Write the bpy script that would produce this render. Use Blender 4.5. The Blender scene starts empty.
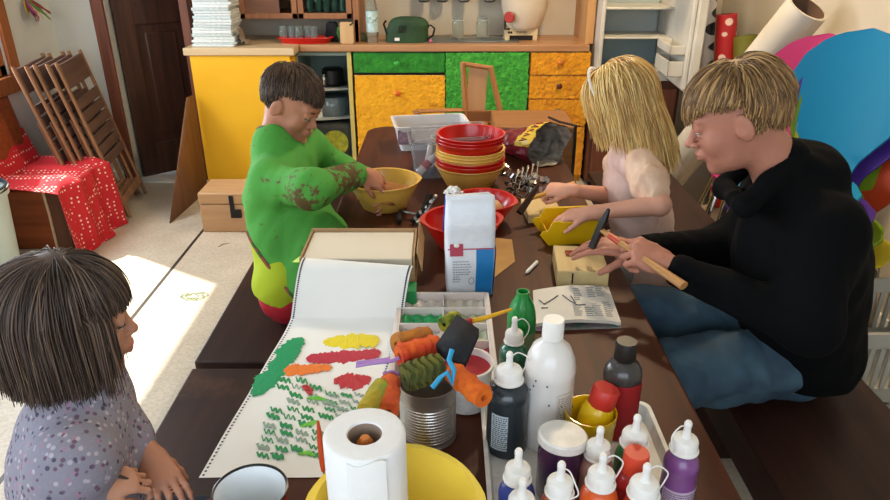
import bpy, bmesh, math, random
import numpy as np
from mathutils import Vector, Matrix, Euler, noise
random.seed(7)
C = bpy.context.scene.collection
PI = math.pi
V = Vector

# ---------------------------------------------------------------- camera maths
FPX = 690.0
TH = math.atan(319 / 690.0)
CH = 1.54
_c, _s = math.cos(TH), math.sin(TH)
def ray(px, py):
    x = (px - 445) / FPX; u = -(py - 250) / FPX
    return V((x, _c + u * _s, -_s + u * _c))
def P(px, py, z=0.72):
    r = ray(px, py); t = (z - CH) / r.z
    return V((r.x * t, r.y * t, z))
def Q(px, py, Y):
    r = ray(px, py); t = Y / r.y
    return V((r.x * t, Y, CH + r.z * t))
def QX(px, py, X):
    r = ray(px, py); t = X / r.x
    return V((X, r.y * t, CH + r.z * t))
def D(px, py, d):
    r = ray(px, py)
    return V((r.x * d, r.y * d, CH + r.z * d))

# ---------------------------------------------------------------- materials
def lin(h):
    h = h.lstrip('#'); o = []
    for i in (0, 2, 4):
        v = int(h[i:i+2], 16) / 255
        o.append(v / 12.92 if v <= 0.04045 else ((v + 0.055) / 1.055) ** 2.4)
    return (*o, 1)
MATS = {}
def nodes(name):
    m = bpy.data.materials.new(name); m.use_nodes = True
    nt = m.node_tree; b = nt.nodes['Principled BSDF']
    return m, nt, b
def N(nt, t, **k):
    n = nt.nodes.new(t)
    for a, v in k.items():
        if a in n.inputs: n.inputs[a].default_value = v
        else: setattr(n, a, v)
    return n
def mat(name, col, rough=0.5, col2=None, scale=8, detail=3, stretch=(1, 1, 1), bump=0, bscale=None, metal=0, spec=0.5,
        trans=0, coat=0, sub=0, sheen=0, lo=0.35, hi=0.65, alpha=1, ior=1.45, coords='Object', bdist=0.004):
    if name in MATS: return MATS[name]
    m, nt, b = nodes(name)
    b.inputs['Base Color'].default_value = lin(col)
    b.inputs['Roughness'].default_value = rough
    b.inputs['Metallic'].default_value = metal
    b.inputs['Specular IOR Level'].default_value = spec
    b.inputs['IOR'].default_value = ior
    if trans: b.inputs['Transmission Weight'].default_value = trans
    if coat: b.inputs['Coat Weight'].default_value = coat
    if sub:
        b.inputs['Subsurface Weight'].default_value = sub
        b.inputs['Subsurface Radius'].default_value = (0.012, 0.004, 0.002)
        b.inputs['Subsurface Scale'].default_value = 1
    if sheen: b.inputs['Sheen Weight'].default_value = sheen
    if alpha < 1: b.inputs['Alpha'].default_value = alpha
    tc = N(nt, 'ShaderNodeTexCoord'); mp = N(nt, 'ShaderNodeMapping')
    mp.inputs['Scale'].default_value = stretch
    nt.links.new(tc.outputs[coords], mp.inputs['Vector'])
    if col2:
        n = N(nt, 'ShaderNodeTexNoise', Scale=scale, Detail=detail)
        nt.links.new(mp.outputs[0], n.inputs['Vector'])
        r = N(nt, 'ShaderNodeValToRGB')
        r.color_ramp.elements[0].position = lo; r.color_ramp.elements[1].position = hi
        r.color_ramp.elements[0].color = lin(col); r.color_ramp.elements[1].color = lin(col2)
        nt.links.new(n.outputs['Fac'], r.inputs[0]); nt.links.new(r.outputs[0], b.inputs['Base Color'])
    if bump:
        n2 = N(nt, 'ShaderNodeTexNoise', Scale=bscale or scale * 4, Detail=4)
        nt.links.new(mp.outputs[0], n2.inputs['Vector'])
        bp = N(nt, 'ShaderNodeBump', Strength=bump, Distance=bdist)
        nt.links.new(n2.outputs['Fac'], bp.inputs['Height']); nt.links.new(bp.outputs[0], b.inputs['Normal'])
    MATS[name] = m
    return m
def emis(name, col, strength):
    m, nt, b = nodes(name)
    b.inputs['Emission Color'].default_value = lin(col); b.inputs['Emission Strength'].default_value = strength
    MATS[name] = m
    return m
def wood(name, c1, c2, rough=0.5, axis='Y', scale=1.0, bump=0.1, worn=None, coat=0):
    st = {'X': (1, 14, 14), 'Y': (14, 1, 14), 'Z': (14, 14, 1)}[axis]
    m = mat(name, c1, rough, c2, scale=2.2 * scale, detail=6, stretch=st, bump=bump, bscale=6 * scale, lo=0.3, hi=0.7, coat=coat, bdist=0.002)
    if worn:
        nt = m.node_tree; b = nt.nodes['Principled BSDF']
        src = b.inputs['Base Color'].links[0].from_socket
        tc = N(nt, 'ShaderNodeTexCoord')
        n = N(nt, 'ShaderNodeTexNoise', Scale=2.5, Detail=8, Roughness=0.65)
        nt.links.new(tc.outputs['Object'], n.inputs['Vector'])
        r = N(nt, 'ShaderNodeValToRGB'); r.color_ramp.elements[0].position = 0.62; r.color_ramp.elements[1].position = 0.75
        nt.links.new(n.outputs['Fac'], r.inputs[0])
        mx = N(nt, 'ShaderNodeMix', data_type='RGBA')
        nt.links.new(r.outputs[0], mx.inputs[0]); nt.links.new(src, mx.inputs[6]); mx.inputs[7].default_value = lin(worn)
        nt.links.new(mx.outputs[2], b.inputs['Base Color'])
    return m
def plastic(name, col, rough=0.35, **k): return mat(name, col, rough, **k)

# ---------------------------------------------------------------- mesh builder
class MB:
    def __init__(s): s.v = []; s.f = []; s.m = []; s.uv = {}
    def add(s, vs, fs, mi=0, M=None):
        o = len(s.v)
        for p in vs:
            p = V(p)
            s.v.append(M @ p if M is not None else p)
        for f in fs: s.f.append([o + i for i in f]); s.m.append(mi)
        return s
    def box(s, c, sz, rot=None, mi=0, taper=1.0, M=None):
        x, y, z = sz[0] / 2, sz[1] / 2, sz[2] / 2
        vs = [(-x, -y, -z), (x, -y, -z), (x, y, -z), (-x, y, -z), (-x*taper, -y*taper, z), (x*taper, -y*taper, z), (x*taper, y*taper, z), (-x*taper, y*taper, z)]
        fs = [(0, 3, 2, 1), (4, 5, 6, 7), (0, 1, 5, 4), (1, 2, 6, 5), (2, 3, 7, 6), (3, 0, 4, 7)]
        MM = Matrix.Translation(V(c)) @ (Euler(rot).to_matrix().to_4x4() if rot else Matrix())
        if M is not None: MM = M @ MM
        return s.add(vs, fs, mi, MM)
    def bb(s, a, b, mi=0, M=None):
        return s.box([(a[i] + b[i]) / 2 for i in range(3)], [abs(b[i] - a[i]) for i in range(3)], mi=mi, M=M)
    def tube(s, pts, r, seg=12, closed=False, mi=0, cap=True, flat=1.0, M=None, up=None):
        pts = [V(p) for p in pts]; n = len(pts)
        rs = r if isinstance(r, (list, tuple)) else [r] * n
        vs = []; prev = None
        for i, p in enumerate(pts):
            if closed: t = pts[(i + 1) % n] - pts[i - 1]
            else: t = pts[min(i + 1, n - 1)] - pts[max(i - 1, 0)]
            if t.length < 1e-9: t = V((0, 0, 1))
            t.normalize()
            if prev is None:
                a = V(up) if up else (V((0, 0, 1)) if abs(t.z) < 0.9 else V((1, 0, 0)))
            else: a = prev
            a = a - t * a.dot(t)
            if a.length < 1e-6: a = t.orthogonal()
            a.normalize(); prev = a; b = t.cross(a)
            for k in range(seg):
                w = 2 * PI * k / seg
                vs.append(p + a * (math.cos(w) * rs[i] * flat) + b * (math.sin(w) * rs[i]))
        fs = []
        for i in range(n if closed else n - 1):
            j = (i + 1) % n
            for k in range(seg):
                l = (k + 1) % seg
                fs.append((i * seg + k, j * seg + k, j * seg + l, i * seg + l))
        if not closed and cap:
            fs.append(tuple(range(seg))); fs.append(tuple(reversed(range((n - 1) * seg, n * seg))))
        return s.add(vs, fs, mi, M)
    def lathe(s, prof, seg=32, c=(0, 0, 0), mi=0, M=None, sx=1, sy=1, fn=None, capb=False, capt=False):
        vs = []; n = len(prof)
        for i, (r, z) in enumerate(prof):
            for k in range(seg):
                w = 2 * PI * k / seg
                rr = r * (fn(w, i, z) if fn else 1)
                vs.append((c[0] + math.cos(w) * rr * sx, c[1] + math.sin(w) * rr * sy, c[2] + z))
        fs = []
        for i in range(n - 1):
            for k in range(seg):
                l = (k + 1) % seg
                fs.append((i * seg + k, i * seg + l, (i + 1) * seg + l, (i + 1) * seg + k))
        if capb: fs.append(tuple(reversed(range(seg))))
        if capt: fs.append(tuple(range((n - 1) * seg, n * seg)))
        return s.add(vs, fs, mi, M)
    def prism(s, out, z0, z1, mi=0, M=None):
        n = len(out)
        vs = [(x, y, z0) for x, y in out] + [(x, y, z1) for x, y in out]
        fs = [tuple(reversed(range(n))), tuple(range(n, 2 * n))] + [(i, (i + 1) % n, n + (i + 1) % n, n + i) for i in range(n)]
        return s.add(vs, fs, mi, M)
    def ball(s, c, r, seg=16, rings=10, mi=0, M=None, rot=None):
        r = r if isinstance(r, (list, tuple)) else (r, r, r)
        R = Euler(rot).to_matrix() if rot else Matrix.Identity(3)
        vs = []; 
        for i in range(rings + 1):
            a = PI * i / rings
            for k in range(seg):
                w = 2 * PI * k / seg
                vs.append(V(c) + R @ V((math.sin(a) * math.cos(w) * r[0], math.sin(a) * math.sin(w) * r[1], math.cos(a) * r[2])))
        fs = [(i * seg + k, (i + 1) * seg + k, (i + 1) * seg + (k + 1) % seg, i * seg + (k + 1) % seg) for i in range(rings) for k in range(seg)]
        return s.add(vs, fs, mi, M)
    def sheet(s, fn, nu, nv, th=0.0, mi=0):
        """grid surface fn(u,v)->Vector, optional thickness"""
        pts = [[V(fn(i / nu, j / nv)) for j in range(nv + 1)] for i in range(nu + 1)]
        vs = [p for row in pts for p in row]; W = nv + 1
        fs = [(i * W + j, (i + 1) * W + j, (i + 1) * W + j + 1, i * W + j + 1) for i in range(nu) for j in range(nv)]
        if th:
            nrm = []
            for i in range(nu + 1):
                for j in range(nv + 1):
                    a = pts[min(i + 1, nu)][j] - pts[max(i - 1, 0)][j]; b = pts[i][min(j + 1, nv)] - pts[i][max(j - 1, 0)]
                    q = a.cross(b); nrm.append(q.normalized() if q.length > 1e-12 else V((0, 0, 1)))
            n = len(vs); vs = vs + [vs[i] - nrm[i] * th for i in range(n)]
            fs = fs + [tuple(n + k for k in reversed(f)) for f in fs]
            def e(a, b): fs.append((a, b, n + b, n + a))
            for i in range(nu): e((i + 1) * W, i * W); e(i * W + nv, (i + 1) * W + nv)
            for j in range(nv): e(j, j + 1); e(nu * W + j + 1, nu * W + j)
        return s.add(vs, fs, mi)
    def build(s, name, mats, parent=None, smooth=True, bevel=0, bseg=2, sub=0, loc=None, rot=None, label=None, merge=False, ang=40, solid=0):
        me = bpy.data.meshes.new(name)
        me.from_pydata([tuple(p) for p in s.v], [], s.f)
        bm = bmesh.new(); bm.from_mesh(me)
        if merge: bmesh.ops.remove_doubles(bm, verts=bm.verts, dist=1e-5)
        # drop degenerate faces, fix normals
        bmesh.ops.dissolve_degenerate(bm, dist=1e-7, edges=bm.edges)
        bmesh.ops.recalc_face_normals(bm, faces=bm.faces)
        if len(set(s.m)) > 1 and len(bm.faces) == len(s.f):
            bm.faces.ensure_lookup_table()
            for f, mi in zip(bm.faces, s.m): f.material_index = mi
        bm.to_mesh(me); bm.free()
        if not isinstance(mats, (list, tuple)): mats = [mats]
        for m in mats: me.materials.append(m)
        if smooth:
            me.shade_smooth() if hasattr(me, 'shade_smooth') else None
            try: me.set_sharp_from_angle(angle=math.radians(ang))
            except Exception: pass
        o = bpy.data.objects.new(name, me); C.objects.link(o)
        if parent: o.parent = parent
        if loc is not None: o.location = loc
        if rot is not None: o.rotation_euler = rot
        if bevel:
            md = o.modifiers.new('bevel', 'BEVEL'); md.width = bevel; md.segments = bseg; md.limit_method = 'ANGLE'; md.angle_limit = math.radians(35)
            if smooth: md.harden_normals = False
        if sub:
            md = o.modifiers.new('sub', 'SUBSURF'); md.levels = sub; md.render_levels = sub
        if solid:
            md = o.modifiers.new('solid', 'SOLIDIFY'); md.thickness = solid
        if label: o['label'] = label
        return o
def thing(name, label, cat, loc=(0, 0, 0), rot=0, group=None):
    o = bpy.data.objects.new(name, None); C.objects.link(o); o.empty_display_size = 0.05
    o.location = loc
    o.rotation_euler = rot if isinstance(rot, (tuple, list, Euler)) else (0, 0, rot)
    return tag(o, label, cat, group)
def tag(o, label, cat, group=None, kind=None):
    o['label'] = label; o['category'] = cat
    if group: o['group'] = group
    if kind: o['kind'] = kind
    return o
def struct(o): o['kind'] = 'structure'; return o
def dup(root, loc=None, rot=None, label=None, group=None):
    def cp(o, par):
        c = o.copy(); C.objects.link(c)
        if par is not None: c.parent = par
        for ch in list(o.children):
            cp(ch, c)
        return c
    r = cp(root, None)
    if loc is not None: r.location = loc
    if rot is not None: r.rotation_euler = rot if isinstance(rot, (tuple, list, Euler)) else (0, 0, rot)
    if label: r['label'] = label
    if group: r['group'] = group
    return r
def lookM(a, b, up=(0, 0, 1)):
    """matrix with z axis from a to b, origin a"""
    a = V(a); z = (V(b) - a).normalized(); u = V(up)
    if abs(z.dot(u)) > 0.99: u = V((0, 1, 0))
    x = u.cross(z).normalized(); y = z.cross(x)
    return Matrix.Translation(a) @ Matrix((x, y, z)).transposed().to_4x4()
def curve(p, n=6):
    p = [V(q) for q in p]; p = [p[0]] + p + [p[-1]]; o = []
    for i in range(1, len(p) - 2):
        a, b, c, d = p[i-1:i+3]
        for k in range(n):
            t = k / n; o.append(.5 * ((2 * b) + (c - a) * t + (2 * a - 5 * b + 4 * c - d) * t * t + (3 * b - a - 3 * c + d) * t ** 3))
    return o + [p[-2]]
def rrect(w, d, r, n=6):
    o = []
    for cx, cy, a0 in ((w/2-r, d/2-r, 0), (-w/2+r, d/2-r, PI/2), (-w/2+r, -d/2+r, PI), (w/2-r, -d/2+r, 1.5*PI)):
        for i in range(n + 1):
            a = a0 + PI / 2 * i / n; o.append((cx + r * math.cos(a), cy + r * math.sin(a)))
    return o
def tub(mb, w, d, h, r, t=0.003, taper=0.85, rim=0.006, n=6, mi=0, z0=0):
    """open rounded rectangular container with real wall thickness"""
    def ring(k, z, inset=0):
        return [(x * k * (1 - inset / (w / 2)), y * k * (1 - inset / (d / 2)), z0 + z) for x, y in rrect(w, d, r, n)]
    rings = [ring(taper, 0), ring(1, h), [(x * (1 + rim / (w/2)), y * (1 + rim / (d/2)), z0 + h) for x, y in rrect(w, d, r, n)],
             [(x * (1 + rim / (w/2)), y * (1 + rim / (d/2)), z0 + h + t) for x, y in rrect(w, d, r, n)],
             ring(1, h + t, t), ring(taper, t, t)]
    m = len(rings[0]); vs = [p for q in rings for p in q]
    fs = [(i * m + k, i * m + (k + 1) % m, (i + 1) * m + (k + 1) % m, (i + 1) * m + k) for i in range(len(rings) - 1) for k in range(m)]
    fs.append(tuple(reversed(range(m)))); fs.append(tuple(range((len(rings) - 1) * m, len(rings) * m)))
    return mb.add(vs, fs, mi)

# ---------------------------------------------------------------- text
def text(name, s, size, M, m, parent=None, depth=0.0006, width=None):
    cu = bpy.data.curves.new(name, 'FONT'); cu.body = s; cu.size = size; cu.extrude = depth; cu.align_x = 'CENTER'; cu.align_y = 'CENTER'
    o = bpy.data.objects.new('tmp', cu); C.objects.link(o)
    dg = bpy.context.evaluated_depsgraph_get()
    me = bpy.data.meshes.new_from_object(o.evaluated_get(dg))
    bpy.data.objects.remove(o)
    k = 1
    if width and len(me.vertices):
        w = max(v.co.x for v in me.vertices) - min(v.co.x for v in me.vertices); k = width / w
    for v in me.vertices: v.co.x *= k
    me.materials.clear(); me.materials.append(m)
    ob = bpy.data.objects.new(name, me); C.objects.link(ob)
    if parent: ob.parent = parent
    ob.matrix_local = M
    return ob

# ---------------------------------------------------------------- implicit bodies
class SDF:
    """smooth union of tapered limbs and ellipsoids, meshed with surface nets"""
    def __init__(s, vox=0.005): s.p = []; s.vox = vox
    def cap(s, a, b, ra, rb=None, k=0.02, sub=False): s.p.append(('c', V(a), V(b), ra, ra if rb is None else rb, k, sub)); return s
    def ell(s, c, r, R=None, k=0.02, sub=False):
        s.p.append(('e', V(c), V(r), R if R is not None else Matrix.Identity(3), None, k, sub)); return s
    def chain(s, pts, rs, k=0.02):
        for i in range(len(pts) - 1): s.cap(pts[i], pts[i+1], rs[i], rs[i+1], k)
        return s
    def mesh(s, disp=None, cut=None):
        vx = s.vox; lo = V((9, 9, 9)); hi = V((-9, -9, -9)); bx = []
        for q in s.p:
            if q[0] == 'c':
                r = max(q[3], q[4]) + q[5] + 3 * vx
                l = V([min(q[1][i], q[2][i]) - r for i in range(3)]); h = V([max(q[1][i], q[2][i]) + r for i in range(3)])
            else:
                r = max(q[2]) + q[5] + 3 * vx; l = q[1] - V((r, r, r)); h = q[1] + V((r, r, r))
            bx.append((l, h))
            if not q[6]:
                lo = V([min(lo[i], l[i]) for i in range(3)]); hi = V([max(hi[i], h[i]) for i in range(3)])
        n = [int((hi[i] - lo[i]) / vx) + 2 for i in range(3)]
        F = np.full(n, 0.2, dtype=np.float32)
        ax = [lo[i] + vx * np.arange(n[i], dtype=np.float32) for i in range(3)]
        for q, (l, h) in zip(s.p, bx):
            i0 = [max(0, int((l[i] - lo[i]) / vx)) for i in range(3)]; i1 = [min(n[i], int((h[i] - lo[i]) / vx) + 2) for i in range(3)]
            if any(i1[i] <= i0[i] for i in range(3)): continue
            X, Y, Z = np.meshgrid(ax[0][i0[0]:i1[0]], ax[1][i0[1]:i1[1]], ax[2][i0[2]:i1[2]], indexing='ij', sparse=True)
            if q[0] == 'c':
                a, b, ra, rb = q[1], q[2], q[3], q[4]; d = b - a; L2 = max(d.length_squared, 1e-10)
                t = np.clip(((X - a.x) * d.x + (Y - a.y) * d.y + (Z - a.z) * d.z) / L2, 0, 1)
                f = np.sqrt((X - a.x - t * d.x) ** 2 + (Y - a.y - t * d.y) ** 2 + (Z - a.z - t * d.z) ** 2) - (ra + (rb - ra) * t)
            else:
                c, r, R = q[1], q[2], q[3]
                Ri = R.transposed()
                x, y, z = X - c.x, Y - c.y, Z - c.z
                u = [(Ri[i][0] * x + Ri[i][1] * y + Ri[i][2] * z) for i in range(3)]
                k0 = np.sqrt((u[0] / r[0]) ** 2 + (u[1] / r[1]) ** 2 + (u[2] / r[2]) ** 2)
                k1 = np.sqrt((u[0] / r[0] ** 2) ** 2 + (u[1] / r[1] ** 2) ** 2 + (u[2] / r[2] ** 2) ** 2)
                f = k0 * (k0 - 1) / np.maximum(k1, 1e-6)
            sl = F[i0[0]:i1[0], i0[1]:i1[1], i0[2]:i1[2]]; k = q[5]
            if q[6]:
                g = -f; hh = np.clip(0.5 - 0.5 * (g - sl) / k, 0, 1) if k > 0 else (sl > g) * 1.0
                if k > 0:
                    hh = np.clip(0.5 + 0.5 * (g - sl) / k, 0, 1)
                    sl[...] = sl * (1 - hh) + g * hh + k * hh * (1 - hh)
                else: sl[...] = np.maximum(sl, g)
            else:
                hh = np.clip(0.5 + 0.5 * (sl - f) / k, 0, 1)
                sl[...] = sl * (1 - hh) + f * hh - k * hh * (1 - hh)
        if disp is not None:
            near = np.argwhere(np.abs(F) < 0.03)
            pts = np.stack([ax[i][near[:, i]] for i in range(3)], 1)
            F[near[:, 0], near[:, 1], near[:, 2]] += disp(pts).astype(np.float32)
        if cut is not None:
            X, Y, Z = np.meshgrid(*ax, indexing='ij', sparse=True)
            F = np.maximum(F, cut(X, Y, Z)).astype(np.float32)
        return surface_nets(F, lo, vx)
def surface_nets(F, lo, vx):
    ins = F < 0
    ncell = [d - 1 for d in F.shape]
    cnt = np.zeros(ncell, dtype=np.int8)
    for dx in (0, 1):
        for dy in (0, 1):
            for dz in (0, 1): cnt += ins[dx:dx+ncell[0], dy:dy+ncell[1], dz:dz+ncell[2]]
    act = (cnt > 0) & (cnt < 8)
    idx = np.argwhere(act); ids = -np.ones(ncell, dtype=np.int64); ids[act] = np.arange(len(idx))
    acc = np.zeros((len(idx), 3)); num = np.zeros(len(idx))
    cor = [(a, b, c) for a in (0, 1) for b in (0, 1) for c in (0, 1)]
    for a in cor:
        for ax_ in range(3):
            if a[ax_] == 1: continue
            b = list(a); b[ax_] = 1
            fa = F[idx[:, 0] + a[0], idx[:, 1] + a[1], idx[:, 2] + a[2]]; fb = F[idx[:, 0] + b[0], idx[:, 1] + b[1], idx[:, 2] + b[2]]
            m = (fa < 0) != (fb < 0); t = np.where(m, fa / np.where(m, fa - fb, 1), 0)
            p = np.tile(np.array(a, dtype=float), (len(idx), 1)); p[:, ax_] += t
            acc[m] += p[m]; num[m] += 1
    vs = (idx + acc / num[:, None]) * vx + np.array(lo)
    faces = []
    for ax_ in range(3):
        o1, o2 = (ax_ + 1) % 3, (ax_ + 2) % 3
        A = [slice(None)] * 3; B = [slice(None)] * 3; A[ax_] = slice(0, -1); B[ax_] = slice(1, None)
        fa, fb = ins[tuple(A)], ins[tuple(B)]
        e = np.argwhere(fa != fb)
        e = e[(e[:, o1] > 0) & (e[:, o2] > 0) & (e[:, o1] < ncell[o1]) & (e[:, o2] < ncell[o2])]
        def cid(d1, d2):
            q = e.copy(); q[:, o1] -= d1; q[:, o2] -= d2; return ids[q[:, 0], q[:, 1], q[:, 2]]
        q = np.stack([cid(1, 1), cid(0, 1), cid(0, 0), cid(1, 0)], 1)
        fl = ~fa[e[:, 0], e[:, 1], e[:, 2]]
        q[fl] = q[fl][:, ::-1]
        faces.append(q[(q >= 0).all(1)])
    return vs, np.concatenate(faces)
def np_obj(name, vs, fs, mats, parent=None, mi=None, sm=0, label=None):
    me = bpy.data.meshes.new(name)
    me.vertices.add(len(vs)); me.vertices.foreach_set('co', np.asarray(vs, dtype=np.float32).ravel())
    me.loops.add(len(fs) * 4); me.loops.foreach_set('vertex_index', np.asarray(fs, dtype=np.int32).ravel())
    me.polygons.add(len(fs)); me.polygons.foreach_set('loop_start', np.arange(0, len(fs) * 4, 4, dtype=np.int32))
    try: me.polygons.foreach_set('loop_total', np.full(len(fs), 4, dtype=np.int32))
    except Exception: pass
    if mi is not None: me.polygons.foreach_set('material_index', np.asarray(mi, dtype=np.int32))
    me.update(calc_edges=True); me.validate()
    if not isinstance(mats, (list, tuple)): mats = [mats]
    for m in mats: me.materials.append(m)
    me.shade_smooth()
    o = bpy.data.objects.new(name, me); C.objects.link(o)
    if parent: o.parent = parent
    if sm:
        md = o.modifiers.new('smooth', 'SMOOTH'); md.factor = 0.5; md.iterations = sm
    if label: o['label'] = label
    return o
# ================================================================= THE ROOM
XL, XR, YB, YF, ZC = -2.40, 1.85, 4.87, -1.3, 2.75
YD = 4.42      # plane of the wall with the brown door
m_wall = mat('wall_paint', 'D9DAD2', 0.9, 'CFD0C8', scale=2, bump=0.15, bscale=60)
m_wallw = mat('wall_warm', 'CFC5B2', 0.9, 'C4B9A5', scale=2, bump=0.15, bscale=60)
m_white = mat('white_gloss', 'E8E6E0', 0.35)
m_frame = wood('orange_wood', 'A8683A', '8C4F28', 0.4, 'Z')
m_dkdoor = wood('dark_door_wood', '4A2A1C', '2C1710', 0.45, 'Z', bump=0.25, coat=0.1)
m_dkframe = wood('red_frame_wood', '7A4630', '5A3020', 0.5, 'Z')

# floor: speckled linoleum with a welded seam
m_floor, nt, b = nodes('linoleum')
tc = N(nt, 'ShaderNodeTexCoord'); sep = N(nt, 'ShaderNodeSeparateXYZ'); nt.links.new(tc.outputs['Object'], sep.inputs[0])
n1 = N(nt, 'ShaderNodeTexNoise', Scale=5, Detail=6, Roughness=0.7); n2 = N(nt, 'ShaderNodeTexNoise', Scale=70, Detail=3)
nt.links.new(tc.outputs['Object'], n1.inputs['Vector']); nt.links.new(tc.outputs['Object'], n2.inputs['Vector'])
r1 = N(nt, 'ShaderNodeValToRGB'); r1.color_ramp.elements[0].color = lin('BDB09C'); r1.color_ramp.elements[1].color = lin('CFC4B2')
r1.color_ramp.elements[0].position = 0.3; r1.color_ramp.elements[1].position = 0.7
nt.links.new(n1.outputs['Fac'], r1.inputs[0])
r2 = N(nt, 'ShaderNodeValToRGB'); r2.color_ramp.elements[0].position = 0.35; r2.color_ramp.elements[1].position = 0.6
r2.color_ramp.elements[0].color = lin('C4B7A2'); r2.color_ramp.elements[1].color = (1, 1, 1, 1)
nt.links.new(n2.outputs['Fac'], r2.inputs[0])
mx = N(nt, 'ShaderNodeMix', data_type='RGBA', blend_type='MULTIPLY'); mx.inputs[0].default_value = 0.35
nt.links.new(r1.outputs[0], mx.inputs[6]); nt.links.new(r2.outputs[0], mx.inputs[7])
def mth(op, a, bb=None, **k):
    n = N(nt, 'ShaderNodeMath', operation=op)
    for i, q in enumerate((a, bb)):
        if q is None: continue
        if isinstance(q, (int, float)): n.inputs[i].default_value = q
        else: nt.links.new(q, n.inputs[i])
    return n.outputs[0]
seam = mth('LESS_THAN', mth('ABSOLUTE', mth('ADD', sep.outputs[0], 1.372)), 0.009)
mx2 = N(nt, 'ShaderNodeMix', data_type='RGBA'); nt.links.new(seam, mx2.inputs[0])
nt.links.new(mx.outputs[2], mx2.inputs[6]); mx2.inputs[7].default_value = lin('3A322A')
nt.links.new(mx2.outputs[2], b.inputs['Base Color']); b.inputs['Roughness'].default_value = 0.42
struct(MB().bb((XL - .1, YF - .1, -.1), (XR + .1, 6.6, 0)).build('floor', m_floor))
struct(MB().bb((XL - .1, YF - .1, ZC), (XR + .1, 6.6, ZC + .1)).build('ceiling', m_wall))

def wall_holes(name, m, axis, c, u0, u1, z0, z1, holes, th=0.12):
    """wall in plane axis=c with rectangular holes (u0,u1,z0,z1)"""
    mb = MB(); us = sorted({u0, u1, *[h[0] for h in holes], *[h[1] for h in holes]})
    for a, d in zip(us[:-1], us[1:]):
        cuts = sorted([(h[2], h[3]) for h in holes if h[0] <= a + 1e-6 and h[1] >= d - 1e-6]); z = z0
        for lo_, hi_ in cuts + [(z1, z1)]:
            if lo_ > z + 1e-6:
                if axis == 'x': mb.bb((c, a, z), (c + th, d, lo_))
                else: mb.bb((a, c, z), (d, c + th, lo_))
            z = hi_
    return struct(mb.build(name, m, smooth=False))
W1 = (2.70, 3.86, 0.82, 2.15)      # window with the sun, above the chest
W2 = (0.2, 2.3, 0.9, 2.2)          # big window on the left beside the camera
wall_holes('wall_left', m_wall, 'x', XL - .12, YF, 5.3, 0, ZC, [W1, W2])
wall_holes('wall_right', m_wallw, 'x', XR, YF, 5.3, 0, ZC, [])
WF = (-1.9, 1.0, 0.95, 2.35)
wall_holes('wall_front', m_wall, 'y', YF - .12, XL, XR, 0, ZC, [WF])
wall_holes('wall_back', m_wallw, 'y', YB, -1.62, XR, 0, ZC, [])
DX0, DX1 = -2.07, -1.565
wall_holes('wall_door', m_wall, 'y', YD, XL, DX1, 0, ZC, [(DX0, DX1, -0.01, 2.1)], th=0.10)
struct(MB().bb((-1.615, YD, 0), (-1.565, 5.0, ZC)).build('wall_partition', m_dkframe, smooth=False))
# dim passage behind the door
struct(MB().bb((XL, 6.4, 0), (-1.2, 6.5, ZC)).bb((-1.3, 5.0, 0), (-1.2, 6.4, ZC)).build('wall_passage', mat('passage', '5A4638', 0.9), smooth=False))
# door frame and threshold
t = struct(MB().bb((DX0 - .075, YD - .02, 0), (DX0, YD + .12, 2.17)).bb((DX0, YD - .02, 2.1), (DX1, YD + .12, 2.17)).build('trim_1', m_dkframe, bevel=0.006))
struct(MB().bb((DX0, YD - .02, 0), (DX1, YD + .12, 0.016)).build('trim_2', mat('threshold', 'D8D6D0', 0.4), bevel=0.004))
# panelled door, swung away
dr = thing('door_1', 'open dark brown panelled wooden door beyond the stack of papers', 'door', (DX0 + .01, YD + .07, 0.02), math.radians(40))
dr['kind'] = 'structure'
DW = 0.95
mb = MB()
for a, bq in ((0, .12), (.42, .53), (DW - .12, DW)): mb.bb((a, -.022, 0), (bq, .022, 2.05))
for z0, z1 in ((0, .22), (.98, 1.22), (1.93, 2.05)): mb.bb((.10, -.021, z0), (DW - .10, .021, z1))
mb.build('door_frame', m_dkdoor, dr, bevel=0.005)
mb = MB()
for x0, x1 in ((.12, .42), (.53, DW - .12)):
    for z0, z1 in ((.22, .98), (1.22, 1.93)):
        mb.bb((x0 - .005, -.008, z0 - .005), (x1 + .005, .008, z1 + .005)).bb((x0 + .05, -.016, z0 + .05), (x1 - .05, .016, z1 - .05))
mb.build('door_panel', m_dkdoor, dr, bevel=0.008)
hb = MB().ball((DW - .06, -.05, 1.04), (.028, .03, .028)).tube([(DW - .06, -.05, 1.04), (DW - .06, 0, 1.04)], .01)
hb.build('door_handle', mat('old_brass', '6B5430', 0.35, metal=0.9), dr)
# windows
m_glass = mat('window_glass', 'FFFFFF', 0.0, trans=1, ior=1.02, spec=0.2)
def window(n, axis, c, h, panes, mf):
    u0, u1, z0, z1 = h; w = thing('window_%d' % n, 'window', 'window'); w['kind'] = 'structure'
    def bx(mb, a, b_, za, zb, d0, d1):
        return mb.bb((c + d0, a, za), (c + d1, b_, zb)) if axis == 'x' else mb.bb((a, c + d0, za), (b_, c + d1, zb))
    mb = MB(); f = 0.06
    d0, d1 = (-.04, .05) if n != 3 else (-.05, .04)
    for a, b_ in ((u0, u0 + f), (u1 - f, u1)): bx(mb, a, b_, z0, z1, d0, d1)
    for a, b_ in ((z0, z0 + f), (z1 - f, z1)): bx(mb, u0, u1, a, b_, d0, d1)
    for k in range(1, panes):
        q = u0 + (u1 - u0) * k / panes; bx(mb, q - .025, q + .025, z0, z1, d0 * .8, d1 * .8)
    mb.build('window_frame', mf, w, bevel=.006)
    return w
wl = window(1, 'x', XL - .06, W1, 1, m_frame); wl['label'] = 'orange-brown wooden window above the chest at the left edge'
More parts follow.
